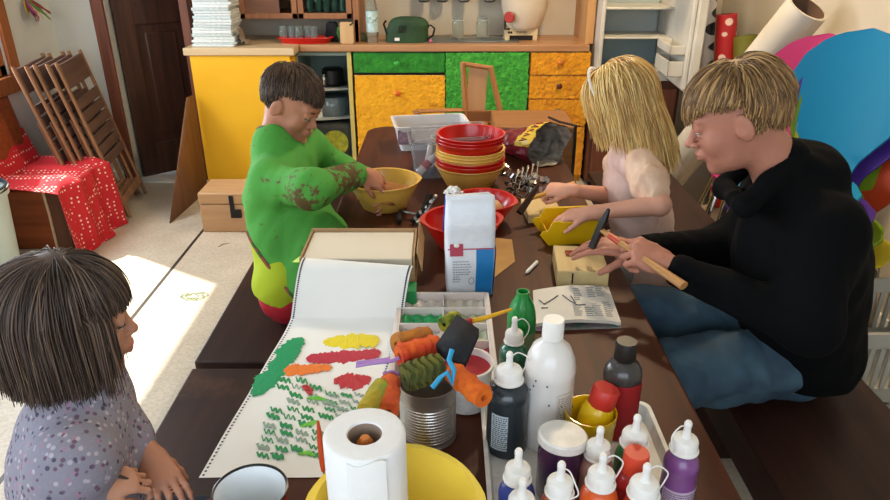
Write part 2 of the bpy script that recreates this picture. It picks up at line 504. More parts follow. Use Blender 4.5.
mb = MB().bb((XL - .02, W1[0] - .07, W1[2] - .09), (XL + .03, W1[1] + .09, W1[2])).bb((XL, W1[1], W1[2]), (XL + .022, W1[1] + .08, W1[3] + .08)).bb((XL, W1[0] - .08, W1[2]), (XL + .022, W1[0], W1[3] + .08)).bb((XL, W1[0], W1[3]), (XL + .022, W1[1], W1[3] + .08))
mb.build('window_casing', m_frame, wl, bevel=.004)
window(2, 'x', XL - .06, W2, 3, m_white)['label'] = 'white window on the left wall outside the picture'
window(3, 'y', YF - .06, WF, 3, m_white)['label'] = 'wide white window behind the viewer'
struct(MB().bb((XL, YD - .015, 0), (DX0 - .08, YD, .08)).build('baseboard_back', m_white))
struct(MB().bb((XR - .015, YF, 0), (XR, YB, .07)).build('baseboard_right', m_white))
struct(MB().bb((XL, YF, 0), (XL + .015, YD, .07)).build('baseboard_left', m_white))

# ceiling lamp that lights the far right half of the table
cl = thing('ceiling_lamp', 'round opal ceiling lamp above the far end of the table', 'lamp', (0.75, 3.25, ZC))
MB().lathe([(0, 0), (.16, 0), (.17, -.02), (.16, -.04)], 40).build('lamp_base', m_white, cl)
MB().lathe([(.15, -.035), (.14, -.07), (.09, -.095), (.0, -.10)], 40).build('lamp_shade', emis('lamp_glow', 'FFD9A0', 6), cl)

# ================================================================= KITCHEN
m_top = wood('worktop_beech', 'B78A62', 'A5754E', 0.35, 'X', bump=.03)
m_topl = wood('peninsula_edge', 'D8BF98', 'C9AB80', 0.4, 'X', bump=.03)
m_yel = mat('yellow_paint', 'F2B91C', 0.55, 'EDB010', scale=3, bump=.05, bscale=40)
m_yelp = mat('pale_yellow_edge', 'CDB864', 0.5)
m_grn = mat('green_plush', '2E8E2A', 0.95, '1F7420', scale=25, bump=1.0, bscale=60, sheen=.2, bdist=.012)
m_grn2 = mat('green_plush_light', '4AB03A', 0.95, '30902E', scale=30, bump=1.0, bscale=60, sheen=.2, bdist=.014)
m_org = mat('orange_plush', 'E39A18', 0.95, 'D08612', scale=18, bump=1.0, bscale=45, sheen=.2, bdist=.012)
m_orgy = mat('golden_plush', 'F0AE1E', 0.95, 'E29E16', scale=22, bump=.9, bscale=55, sheen=.2, bdist=.01)
m_niche = mat('niche_grey_green', '77887F', 0.6)
m_shelf = mat('shelf_grey', 'A9ADA8', 0.35)
m_dark = mat('dark_void', '1A1512', 0.8)
YC = 4.44
# peninsula
pen = thing('peninsula_cabinet', 'bright yellow side of the kitchen counter beneath the tall paper stack', 'cabinet', (-1.245, 4.29, 0))
MB().bb((-.305, 0, 0.0), (.305, .55, .855)).build('body', m_yel, pen, bevel=.004)
MB().bb((-.335, -.015, .856), (.335, .56, .90)).build('counter_edge', m_topl, pen, bevel=.005)
# corner niche with round shelves
nic = thing('corner_shelf_unit', 'open grey-green corner shelf behind the boy in green', 'shelf unit', (-.77, YC, 0))
MB().bb((-.165, .40, 0), (.165, .415, .85)).bb((-.165, 0, 0), (-.155, .41, .85)).bb((.150, .01, 0), (.155, .41, .85)).bb((-.165, 0, .83), (.165, .41, .85)).build('carcass', m_niche, nic)
MB().bb((.155, -.005, 0), (.182, .41, .854)).build('side_panel', m_yelp, nic, bevel=.003)
for z in (.60, .41, .1):
    n = 14; out = [(-.155, .40), (-.155, .02)] + [(-.155 + .30 * (k / n), .02 + .10 * (1 - math.cos(PI * k / n / 2)) * .6) for k in range(1, n + 1)] + [(.149, .40)]
    MB().prism(out, z, z + .014).build('round_shelf', m_shelf, nic, bevel=.003)
bs = P(322, 88, .62); bs = V((-.74, 4.62, .614))
th = thing('coffee_pot', 'black pot with a shiny knob on the round corner shelf', 'pot', bs)
MB().lathe([(0, 0), (.09, 0), (.10, .01), (.075, .015), (.07, .1), (.06, .11), (0, .115)], 28).build('pot_body', mat('black_gloss', '101214', 0.3), th)
MB().lathe([(0, .11), (.018, .115), (.012, .135), (.02, .15), (0, .16)], 16, c=(-.05, -.06, -.07)).tube([(-.05, -.06, .0), (-.05, -.06, .06)], .012).build('knob', mat('chrome', 'D8D8D8', 0.15, metal=1), th)
b2 = thing('dish_cover', 'grey glass dish on the lower round corner shelf', 'dish', (-.75, 4.62, .424))
MB().lathe([(0, 0), (.11, 0), (.12, .03), (.115, .10), (.1, .12), (0, .125)], 28).build('dish_body', mat('smoky_glass', '59686E', 0.12, spec=.8), b2)
MB().lathe([(0, 0), (.03, 0), (.03, .09), (0, .09)], 20, c=(-.09, -.10, 0)).build('cup', m_white, b2)
yp = thing('yellow_net_bag', 'dark bag with a round yellow-green printed patch below the round shelves', 'bag', (-.745, 4.55, .114))
MB().box((0, 0, .14), (.27, .18, .27)).build('bag_body', mat('bag_dark', '3A3D36', 0.7, '2A2C28', bump=.4), yp, bevel=.03, bseg=4)
MB().lathe([(0, 0), (.085, 0), (.085, .004), (0, .004)], 24, M=Matrix.Translation((0.02, -.095, .15)) @ Matrix.Rotation(PI / 2, 4, 'X')).build('patch', mat('lime_patch', 'A9A82C', 0.6, '7C8420', scale=30), yp)

# base cabinets
def knobM(x, z, y): return Matrix.Translation((x, y, z)) @ Matrix.Rotation(PI / 2, 4, 'X')
def knob(parent, x, z, y, col, nm):
    MB().lathe([(.006, -.001), (.006, .012), (.017, .018), (.019, .026), (.013, .032), (0, .034)], 20, M=knobM(x, z, y)).build('knob', mat(nm, col, .3), parent)
base = thing('sink_cabinet', 'low kitchen cabinet with green plush drawer front under the sink', 'cabinet', (0, YC, 0))
MB().bb((-.58, .012, 0), (.53, .42, .853)).build('carcass', m_dark, base)
d = MB().bb((-.575, -.012, .725), (-.0, .011, .85)).build('drawer', m_grn, base, bevel=.006, label='green plush drawer front'); knob(d, -.30, .785, -.012, '2E9A34', 'green_knob')
# right green plush door
def fur_front(x0, x1, z0, z1, y, amp, name, m, parent, label=None, nx=90, seed=0):
    nz = max(8, int(nx * (z1 - z0) / (x1 - x0)))
    def fn(u, v):
        x = x0 + (x1 - x0) * u; z = z0 + (z1 - z0) * v
        e = min(u, 1 - u, v, 1 - v) > 0.001
        q = noise.noise(V((x * 38 + seed, z * 38, 3))) * .6 + noise.noise(V((x * 90, z * 90, 9 + seed))) * .4
        q2 = noise.noise(V((x * 60, z * 60, 17 + seed)))
        return (x + q2 * amp * .35, y - amp * (.5 + q), z + q * amp * .35)
    return MB().sheet(fn, nx, nz, th=-.012).build(name, m, parent, label=label, ang=70)
fur_front(.005, .525, .05, .85, -.004, .012, 'cabinet_door', m_grn2, base, 'bright green shaggy plush front', 110)
d = fur_front(-.572, -.002, .05, .712, -.006, .006, 'cabinet_door', m_orgy, base, 'golden yellow shaggy plush front', 100, 5)
knob(d, -.30, .60, -.012, 'D2621A', 'orange_knob')
fur_front(-.10, -.0, .52, .708, -.012, .010, 'plush_fringe', m_orgy, d, None, 24, 8)
dc = thing('drawer_unit', 'orange plush chest of drawers with three different knobs beside the fridge', 'cabinet', (0, YC, 0))
MB().bb((.534, .012, 0), (.915, .42, .853)).build('carcass', mat('orange_side', 'C98A1C', .6), dc)
zs = [(.715, .85, 'C46A20', 'brown_orange_knob'), (.565, .707, '5A2A18', 'brown_knob'), (.385, .557, '5E6C74', 'grey_knob'), (.05, .377, 'C46A20', 'brown_orange_knob')]
for i, (a, b_, cc, nm) in enumerate(zs):
    d = fur_front(.538, .912, a, b_, -.004, .006, 'drawer', m_org, dc, None, 70, 20 + i)
    knob(d, .725, (a + b_) / 2 + .01, -.010, cc, nm)
wt = MB().bb((-.905, 4.415, .857), (.90, YB - .01, .90)).build('worktop', m_top, bevel=.006); tag(wt, 'long beech worktop with the sink set into it', 'worktop')
# sink in the worktop
sk = thing('sink', 'steel sink bowl and drainer set in the worktop in front of two jars', 'sink', (0.27, 4.63, .9))
m_steel = mat('steel', 'B8BCC0', 0.28, metal=.9)
MB().lathe([(.165, .003), (.16, .006), (.15, .004), (.14, -.0), (.02, .002), (0, .002)], 36, c=(-.02, 0, 0), sx=1, sy=.75).build('sink_bowl', mat('steel_bright', 'D5D8DA', .25, metal=.8), sk)
MB().bb((-.60, -.13, .0005), (.20, .17, .004)).build('drainer', mat('drainer_grey', '6E7474', .35, metal=.5), sk, bevel=.002)
# end panel by the fridge
ep = MB().bb((.82 + .055, 4.46, .90), (.925, YB, 2.2)).build('end_panel', wood('pine_panel', 'C99A62', 'B98450', .45, 'Z')); tag(ep, 'upright pine board at the right end of the worktop', 'board')

# hutch above the worktop
hu = thing('wall_cupboard', 'brown wooden cupboard with glass doors above the red tray', 'cupboard', (-.92, 4.52, 0))
m_hut = wood('hutch_wood', '8A5636', '6E4028', .45, 'X'); m_hutl = wood('hutch_wood_light', '9E6A42', '875534', .45, 'Z')
zb = Q(300, 19, 4.52).z
x0, x1 = -.36, .37
MB().bb((x0, .02, zb), (x1, .33, zb + .03)).bb((x0, .31, zb), (x1, .34, 2.0)).bb((x0, .02, zb), (x0 + .02, .33, 2.0)).bb((x1 - .02, .02, zb), (x1, .33, 2.0)).bb((x0, .02, zb + .36), (x1, .32, zb + .38)).build('carcass', m_hut, hu)
MB().bb((x1 - .025, -.0, .90), (x1 + .015, .34, 2.0)).bb((x1 - .02, 0, .9), (x1 + .01, .34, zb)).build('side_post', m_hutl, hu, bevel=.004)
for (a, b_) in ((x0, .0), (.005, x1 - .03)):
    f = MB().bb((a, 0, zb), (b_, .02, zb + .035)).bb((a, 0, zb), (a + .035, .02, 2)).bb((b_ - .035, 0, zb), (b_, .02, 2)).build('cupboard_door', m_hutl, hu, bevel=.003)
    if a < -.1: MB().bb((a + .03, .008, zb + .03), (b_ - .11, .014, 2)).build('door_panel', wood('hutch_panel', '7E5238', '6A4230', .5, 'X'), f)
    MB().bb((b_ - .11 if a < -.1 else a + .03, .009, zb + .03), (b_ - .03, .012, 2)).build('glass_pane', mat('cup_glass', 'E8F4F2', .02, trans=1, ior=1.05), f)
for k in range(6):
    x = -.92 + .06 + k * .052
    g = MB().lathe([(0, 0), (.022, 0), (.024, .12), (.021, .12), (.019, .005), (0, .005)], 16, c=(x, 4.66, zb + .031)).build('drinking_glass', mat('green_glass', '5F7F6E', .1, trans=.4, ior=1.3))
    tag(g, 'greenish drinking glass in a row behind the cupboard glass', 'glass', 'glasses inside the cupboard')

# red tray with jars
m_clear = mat('clear_glass', 'E9F0EE', .03, trans=.93, ior=1.2, spec=.6)
tr = P(298, 41, .9); tr = V((-.88, 4.50, .9))
o = MB().lathe([(0, 0), (.145, 0), (.175, .03), (.182, .033), (.178, .037), (.17, .033), (.142, .006), (0, .006)], 40, sy=.4).build('red_tray', mat('red_plastic', 'C41E14', .3), loc=tr + V((0, .0, 0)))
tag(o, 'shallow oval red tray holding empty glasses on the worktop', 'tray')
jx = [-.135, -.085, -.035, .015, .06]
jar = thing('glass_jar', 'empty clear glass standing on the red tray', 'glass', tr + V((jx[0], 0, .0068)), group='glasses on the red tray')
MB().lathe([(0, 0), (.021, 0), (.023, .005), (.023, .075), (.020, .085), (.020, .095), (.017, .095), (.018, .08), (.020, .07), (.020, .006), (0, .006)], 18).build('jar_body', m_clear, jar)
MB().lathe([(.0215, .082), (.0225, .085), (.0215, .088)], 18).build('jar_rim', m_clear, jar)
for i, x in enumerate(jx[1:]): dup(jar, tr + V((x, .012 * (-1) ** i, .0068)))
bp_ = V((-.735, 4.62, .9))
o = MB().box((0, 0, .062), (.10, .06, .12), taper=.7).build('black_cloth', mat('black_cloth', '15171A', .9, bump=.5), bevel=.02, bseg=3, loc=V((-.715, 4.56, .9))); tag(o, 'crumpled black cloth between the glasses and the cutting board', 'cloth')
o = MB().lathe([(0, 0), (.035, 0), (.05, .05), (.04, .09), (.02, .1), (0, .1)], 12, sy=.6).build('green_pouch', mat('green_leafy', '3E6A2C', .8, '2C4E22', scale=60, bump=.8), loc=V((-.645, 4.55, .9))); tag(o, 'small green pouch leaning behind the cutting board', 'pouch')
cb = thing('cutting_board', 'small light wooden cutting board standing upright on the worktop', 'board', V((-.61, 4.455, .9)), (-.12, 0, 0))
MB().prism([(x, y + .065) for x, y in rrect(.085, .13, .012)], -.007, .007, M=Matrix.Rotation(PI / 2, 4, 'X')).build('board', wood('board_light', 'CFA878', 'C09868', .5, 'Z'), cb, bevel=.002)
MB().tube([(.02, -.010, .11), (.035, -.012, .12), (.04, .0, .125)], .004, 8).build('hanging_cord', m_dark, cb)
o = MB().lathe([(0, 0), (.04, 0), (.045, .02), (.03, .05), (0, .05)], 14).build('olive_bowl', mat('olive_glaze', '5E6238', .3), loc=V((-.535, 4.60, .9))); tag(o, 'small olive-green dish behind the upright cutting board', 'dish')
# water bottle
wb = thing('water_bottle', 'clear plastic water bottle with pale label on the worktop', 'bottle', V((-.455, 4.52, .9)))
MB().lathe([(0, .002), (.03, 0), (.036, .012), (.034, .03), (.037, .05), (.037, .17), (.034, .19), (.036, .2), (.03, .235), (.013, .275), (.013, .295), (0, .295)], 24).build('bottle_body', mat('pet_plastic', 'DDE8E4', .06, trans=.9, ior=1.15), wb)
MB().lathe([(.0375, .065), (.0378, .07), (.0378, .185), (.0375, .19)], 24).build('label', mat('label_aqua', 'C9DEDB', .4, 'A9C6C6', scale=30), wb)
MB().lathe([(.038, .12), (.0384, .125), (.0384, .15), (.038, .155)], 24).build('label_emblem', mat('emblem_green', '3B6B4E', .4, 'C9DEDB', scale=45), wb)
MB().lathe([(.015, .285), (.015, .305), (0, .306)], 16).build('cap', mat('cap_blue', '3A6EA8', .4), wb)
# green bag with strap
gb = thing('green_pouch_bag', 'dark green zipped bag with black strap on the worktop', 'bag', V((-.24, 4.53, .9)))
def bagpt(u, v):
    a = u * 2 * PI; z = v
    w = (.135 - .03 * z ** 3) * (1 if z < .999 else .5); h = .155 * (math.sin(PI * .5 * z) ** .8)
    return (math.cos(a) * w * math.sqrt(max(0, 1 - (z * .98) ** 3)) + (.012 if z > .3 else 0), math.sin(a) * .05 * math.sqrt(max(0, 1 - (z * .98) ** 3)), h)
MB().sheet(bagpt, 32, 14).build('bag_body', mat('bag_green', '1F3A22', .7, '2B4A2A', bump=.5, bscale=25), gb, merge=True)
mb = MB()
for k in range(4): mb.box((-.045 + k * .012 + .0, -.052, .085), (.006, .003, .045), rot=(0, .25, 0))
mb.build('bag_emblem', m_dark, gb)
MB().bb((-.075, -.054, .015), (-.045, -.05, .033)).build('bag_tag', m_white, gb)
MB().tube([(.11, 0, .09), (.15, -.01, .105), (.175, -.02, .085), (.165, -.02, .045), (.13, -.02, .02)], .009, 8, flat=.5).tube([(-.13, 0, .13), (-.145, 0, .11), (-.125, -.02, .05)], .007, 8).build('strap', m_dark, gb)
MB().ball((.15, -.035, .012), .010).build('pink_tag', mat('pink_tag', 'D86A8A', .5), gb)
# jars on the drainer
for i, x in enumerate((.085, .245)):
    j = thing('preserving_jar', ['empty clear jar standing at the left end of the sink drainer', 'empty clear jar standing at the right side by the sink'][i], 'jar', V((x, 4.72, .9045)), group='jars by the sink') if i == 0 else dup(j, V((x, 4.72, .9045)), label='empty clear jar standing at the right side by the sink')
    if i == 0:
        MB().lathe([(0, 0), (.036, 0), (.039, .006), (.039, .09), (.034, .10), (.034, .125), (.031, .125), (.032, .1), (.036, .088), (.036, .008), (0, .008)], 24).build('jar_body', m_clear, j)
        MB().lathe([(.0345, .102), (.0365, .105), (.0365, .11), (.0345, .113)], 24).build('jar_rim', m_shelf, j)
# hanging jars under a shelf
sh = struct(MB().bb((-.25, 4.70, 1.36), (.40, YB, 1.38)).build('trim_3', m_white))
jp = [Q(x, 2.5, 4.78) for x in (424, 442.5, 464, 489.5)]
for i, p in enumerate(jp):
    if i == 0:
        j = thing('hanging_jar', 'dark-bottomed spice jar hanging under the shelf at the top edge of the picture', 'jar', p, group='hanging spice jars')
        MB().lathe([(0, 0), (.028, .002), (.036, .008), (.038, .02), (.037, .09), (0, .09)], 24).build('jar_body', mat('jar_dark', '5A5A56', .2, metal=.4), j)
        MB().lathe([(.0375, .016), (.039, .02), (.0375, .026)], 24).build('jar_rim', m_steel, j)
        zj = 1.36 - p.z
        MB().lathe([(.034, .085), (.036, .09), (.036, zj), (0, zj)], 24).build('lid', m_steel, j)
    else: dup(j, p)
# dispenser on a stand
st = thing('radio_stand', 'small cream box with printed controls and a dark slot under the round vessel', 'radio', V((.49, 4.60, .9)))
MB().bb((-.105, 0, .03), (.105, .12, .072)).bb((-.105, 0, 0), (-.075, .12, .031)).bb((.075, 0, 0), (.105, .12, .031)).build('housing', mat('cream_plastic', 'CDB78C', .5), st, bevel=.003)
MB().bb((-.074, .01, .001), (.074, .11, .029)).build('slot', m_dark, st)
for i, x in enumerate((-.08, -.065)): MB().lathe([(0, 0), (.007, 0), (.007, .004), (0, .004)], 12, M=knobM(x, .05, -.0)).build('dial', m_dark, st)
text('lettering', 'TIME', .02, Matrix.Translation((0, -.001, .05)) @ Matrix.Rotation(PI / 2, 4, 'X'), m_dark, st, width=.07)
ve = thing('crock', 'tall pale cream crock with a round red mark on the small cream box', 'vessel', V((.51, 4.665, .973)))
MB().lathe([(0, 0), (.10, 0), (.115, .02), (.145, .12), (.16, .25), (.16, .4), (.13, .45), (0, .46)], 40).build('crock_body', mat('crock_glaze', 'D8C8B0', .35), ve)
MB().lathe([(0, 0), (.034, 0), (.034, .006), (.03, .01), (0, .01)], 24, M=Matrix.Translation((-.105, -.115, .075)) @ Matrix.Rotation(-.5, 4, 'Z') @ Matrix.Rotation(PI / 2, 4, 'X')).build('red_mark', mat('red_enamel', 'A8281C', .3), ve)
MB().tube([(-.10, -.075, .0), (-.13, -.10, .0), (-.13, -.10, .09)], .006, 8).build('tap', m_dark, ve)

# tall stack of papers on the peninsula
m_papers = [mat('paper_edge%d' % i, c, .9, c2, scale=60, stretch=(1, 1, 12)) for i, (c, c2) in enumerate((('E4E8E4', 'C4CCCA'), ('D6DCDA', 'AEBAB8'), ('EEF0EC', 'CCD2D0')))]
z = .9005; rs = random.Random(4); k = 0
prof = lambda z: .135 - .02 * math.sin((z - .9) * 6)
pk = None
while z < 1.20:
    h = rs.choice((.010, .014, .018, .026)) ; w = prof(z) * rs.uniform(.93, 1.03); x = -1.40 + .0 + rs.uniform(-.008, .008) - (.01 if z < 1.0 else -.004)
    o = MB().box((0, 0, h / 2), (w * 2, .20, h)).build('paper_bundle', m_papers[k % 3], bevel=min(.003, h * .3), loc=(x, 4.43 + rs.uniform(-.008, .008), z), rot=(0, 0, rs.uniform(-.06, .06)))
    tag(o, 'thin white bundle of papers in the tall stack on the yellow counter', 'papers', 'stacked paper bundles')
    z += h + .0004; k += 1
o = MB().sheet(lambda u, v: (u * .05 + .02 * math.sin(v * 5), v * .1, .10 * (1 - u) * (.6 + .4 * math.sin(v * 3 + 1)) + .02 * math.sin(u * 9)), 10, 10, th=.002).build('crumpled_paper', mat('brown_paper', '8C7764', .9, '6E5A4A', bump=.4), loc=(-1.268, 4.36, .903)); tag(o, 'crumpled brown paper at the right of the tall paper stack', 'paper')

# leaning board and tool case on the floor
a0 = P(180, 222, 0)
o = MB().add([(-1.60, 3.70, 0), (-1.56, 4.27, 0), (-1.56, 4.27, .62), (-1.575, 4.20, .62)], [(0, 1, 2, 3)]).build('leaning_board', wood('hardboard', '7E5636', '6A4428', .6, 'Z'), solid=.008); tag(o, 'thin brown board leaning against the left side of the yellow counter', 'board')
tc_ = thing('wooden_case', 'small pale wooden box with a black clasp on the floor', 'box', P(226, 233, 0) + V((.10, .13, 0)), 0)
m_case = wood('case_wood', 'C49A70', 'B08458', .55, 'X')
MB().bb((-.23, -.12, 0), (.23, .12, .165)).build('body', m_case, tc_, bevel=.008, bseg=3)
MB().bb((-.232, -.122, .168), (.232, .122, .235)).build('lid', m_case, tc_, bevel=.01, bseg=3)
MB().bb((-.06, -.128, .10), (-.035, -.121, .22)).bb((-.06, -.13, .09), (.0, -.121, .14)).build('clasp', m_dark, tc_, bevel=.002)

m_table = wood('table_dark', '562B18', '3C1D10', 0.48, 'Y', bump=.05, worn='57301F')
m_bench = wood('bench_dark', '3A2119', '281611', 0.45, 'Y', bump=.06, worn='553525')
m_edge = wood('worn_edge', '6E4A34', '3A221A', .5, 'Y', scale=3)
for _m in (m_table, m_bench): _m.node_tree.nodes['Principled BSDF'].inputs['Specular IOR Level'].default_value = .28
tb = thing('long_table', 'long dark brown wooden table with rounded far corners covered in craft supplies', 'table', (0, 1.4, 0))
out = []
def arc(cx, cy, r, a0, a1, n=10): return [(cx + r * math.cos(a0 + (a1 - a0) * k / n), cy + r * math.sin(a0 + (a1 - a0) * k / n)) for k in range(n + 1)]
tx0, tx1, ty0, ty1 = -.352, .474, -.75, 1.74
out = [(tx0, ty0), (tx1, ty0)] + arc(tx1 - .30, ty1 - .30, .30, 0, PI / 2) + arc(tx0 + .10, ty1 - .10, .10, PI / 2, PI)
MB().prism(out, .685, .72).build('tabletop', m_table, tb, bevel=.006, bseg=3, ang=30)
MB().bb((tx0 + .06, ty0 + .1, .60), (tx0 + .085, ty1 - .25, .685)).bb((tx1 - .085, ty0 + .1, .60), (tx1 - .06, ty1 - .35, .685)).bb((tx0 + .06, ty0 + .1, .6), (tx1 - .06, ty0 + .125, .685)).bb((tx0 + .06, ty1 - .30, .6), (tx1 - .06, ty1 - .275, .685)).build('apron', m_table, tb, bevel=.003)
for x in (tx0 + .08, tx1 - .14):
    for y in (ty0 + .15, ty1 - .36): MB().bb((x, y, 0), (x + .06, y + .06, .684)).build('leg', m_table, tb, bevel=.004)
def bench(x0, x1, y0, y1, label, zt=.45):
    b = thing('bench', label, 'bench', ((x0 + x1) / 2, (y0 + y1) / 2, 0)); w = (x1 - x0) / 2; l = (y1 - y0) / 2
    MB().bb((-w, -l, zt - .035), (w, l, zt)).build('seat', m_bench, b, bevel=.005)
    MB().bb((-w + .002, -l + .10, zt - .11), (-w + .024, l - .10, zt - .036)).build('apron', m_bench, b)
    MB().bb((w - .024, -l + .10, zt - .11), (w - .002, l - .10, zt - .036)).build('apron', m_bench, b)
    for sy in (-1, 1):
        MB().bb((-w + .05, sy * (l - .2) - .02, 0), (w - .05, sy * (l - .2) + .02, zt - .036)).build('leg', m_bench, b, bevel=.004)
    MB().bb((-.02, -l + .2, .12), (.02, l - .2, .17)).build('stretcher', m_bench, b, bevel=.003)
    return b
bench(-.70, -.30, 1.615, 3.1, 'dark worn bench under the boy in the green smock')
bench(-.695, -.30, .1, 1.585, 'dark scratched bench beside the small girl at the lower left')
bench(.715, 1.12, .2, 1.95, 'dark wooden bench under the boy in the black hoodie')
bench(.715, 1.12, 1.975, 3.3, 'dark bench under the blond girl beyond the hoodie boy')

# ================================================================= FRIDGE
fr = thing('fridge', 'old white fridge with its door open and empty shelves inside', 'fridge', (1.19, 4.32, 0))
m_fr = mat('fridge_white', 'D5D0C4', .4, 'C6C0B2', scale=5)
m_fi = mat('fridge_inside', 'B4BEBA', .4, 'A8B4B2', scale=3)
m_fid = mat('fridge_inside_dark', '7C949C', .4)
zf = Q(630, 82, 4.30).z
fx0, fx1 = -.255, .205
MB().bb((fx0, .0, zf), (fx0 + .025, .52, 2.0)).bb((fx1 - .025, .0, zf), (fx1, .52, 2.0)).bb((fx0, .49, zf), (fx1, .52, 2.0)).bb((fx0, .0, 1.97), (fx1, .52, 2.0)).bb((fx0, .0, zf), (fx1, .52, zf + .06)).build('cabinet_body', m_fr, fr, bevel=.006)
MB().bb((fx0 + .025, .30, zf + .061), (fx1 - .025, .489, 1.96)).build('liner', m_fi, fr, bevel=.02)
MB().bb((fx0 + .026, .285, zf + .062), (fx1 - .026, .299, zf + .235)).build('crisper_back', m_fid, fr, bevel=.01)
for z in (zf + .25, zf + .42):
    MB().bb((fx0 + .026, .02, z), (fx1 - .026, .30, z + .012)).build('shelf', m_fr, fr, bevel=.003)
# door hinged at the right side, opened toward the room
fd = MB().bb((0, -.02, 0), (.42, .03, .95)).bb((.03, -.045, .02), (.39, -.02, .93)).build('door', m_fr, fr, bevel=.008, loc=(fx1 - .0, -.035, zf + .01), rot=(0, 0, math.radians(-93)))
for z, hh in ((.09, .085), (.21, .05), (.55, .06)):
    mb = MB().bb((.05, -.046, z), (.36, -.13, z + .008)).bb((.05, -.12, z), (.36, -.13, z + hh)).bb((.05, -.046, z), (.058, -.13, z + hh)).bb((.352, -.046, z), (.36, -.13, z + hh))
    mb.build('door_bin', m_fr, fd, bevel=.003)
# brown cabinet the fridge stands on
bc = thing('low_cabinet', 'dark red-brown wooden cabinet under the fridge behind the blond girl', 'cabinet', (1.20, 4.34, 0))
MB().bb((-.27, 0, .03), (.27, .50, zf - .002)).build('body', wood('redbrown', '5A3020', '44241A', .5, 'Z'), bc, bevel=.006)
MB().bb((-.25, -.015, .08), (-.01, -.0005, zf - .05)).build('door', m_dkframe, bc, bevel=.005)
MB().bb((.01, -.015, .08), (.25, -.0005, zf - .05)).build('door', m_dkframe, bc, bevel=.005)
MB().bb((-.25, .02, 0), (.25, .48, .03)).build('plinth', m_dark, bc)

# ================================================================= RIGHT SIDE CLUTTER
m_coret = mat('core_brown', '6E5444', .85)
# rolls of material behind the fridge door
def roll(name, label, cat, a, b_, r, m, hole=.6, group=None, mi=None):
    M = lookM((0, 0, 0), V(b_) - V(a)); L = (V(b_) - V(a)).length
    o = MB().lathe([(r * hole, .002), (r, 0), (r, L * .3), (r, L * .7), (r, L), (r * hole, L)], 40, M=M).build(name, m, loc=a)
    MB().lathe([(r * hole, L), (r * hole * .99, L * .5), (r * hole, .002), (0, .004)], 40, M=M).build('core', m_coret, o, label='brown cardboard inside')
    tag(o, label, cat, group); return o
def dots(name, base, dot, scale, rad, coords='Object', rough=.5):
    m, nt, b = nodes(name); tc = N(nt, 'ShaderNodeTexCoord'); vo = N(nt, 'ShaderNodeTexVoronoi', Scale=scale, Randomness=.25)
    nt.links.new(tc.outputs[coords], vo.inputs['Vector'])
    r = N(nt, 'ShaderNodeValToRGB'); r.color_ramp.elements[0].position = rad; r.color_ramp.elements[1].position = rad + .03
    r.color_ramp.elements[0].color = lin(dot); r.color_ramp.elements[1].color = lin(base)
    nt.links.new(vo.outputs['Distance'], r.inputs[0]); nt.links.new(r.outputs[0], b.inputs['Base Color']); b.inputs['Roughness'].default_value = rough
    return m
m_cow = dots('cow_print', 'E0DCD2', '121212', 11, .42); m_dotr = dots('red_dots', 'B01C20', 'E6C8B8', 15, .30)
roll('fabric_roll', 'black and white spotted roll beside the open fridge door', 'roll', (1.60, 4.10, .02), Q(712, -25, 4.12), .035, m_cow)
roll('fabric_roll', 'red roll with pale dots standing behind the hoodie boy', 'roll', (1.68, 3.95, .02), Q(727, 14, 4.0), .055, m_dotr)
roll('fabric_roll', 'olive green roll behind the large white paper tube', 'roll', (1.77, 3.70, .02), Q(745, 36, 3.95), .065, mat('olive', '6C6A20', .7))
pa, pb = P(652, 196, 0.085), D(808, 7, 3.15)
m_pt = mat('paper_tube', 'CFC6B6', .6, 'C2B8A6', scale=4)
o = roll('paper_tube', 'large white paper roll leaning diagonally towards the right wall', 'roll', pa, pb, .098, m_pt, .86)
# grey bin and upturned stool
bn = thing('waste_bin', 'grey rectangular plastic bin behind the chrome stool legs', 'bin', P(690, 206, 0) + V((.02, .12, 0)), -.12)
m_bin = mat('bin_grey', '6E6A62', .6)
mb = MB(); tub(mb, .26, .22, .36, .03, .004, .82, .012); mb.build('bin_body', m_bin, bn)
sp_ = P(706, 236, .04)
stl = thing('upturned_stool', 'upside-down stool with chrome legs and black round seat by the grey bin', 'stool', V((sp_.x, sp_.y, .003)))
m_chr = mat('chrome_tube', 'C9C4BC', .18, metal=1)
MB().lathe([(0, 0), (.15, 0), (.165, .012), (.165, .03), (.15, .042), (.10, .044), (.09, .03), (0, .03)], 36).build('seat', mat('seat_black', '1D1A18', .5), stl)
for k, (x, y, tx, ty) in enumerate(((-.13, -.02, .02, -.02), (-.10, -.10, .03, -.05), (.0, -.13, .10, -.06), (.02, -.04, .10, .02), (.11, -.10, .18, -.03))):
    MB().tube([(x, y, .035), (tx, ty, .52)], .0095, 10).build('leg', m_chr, stl)

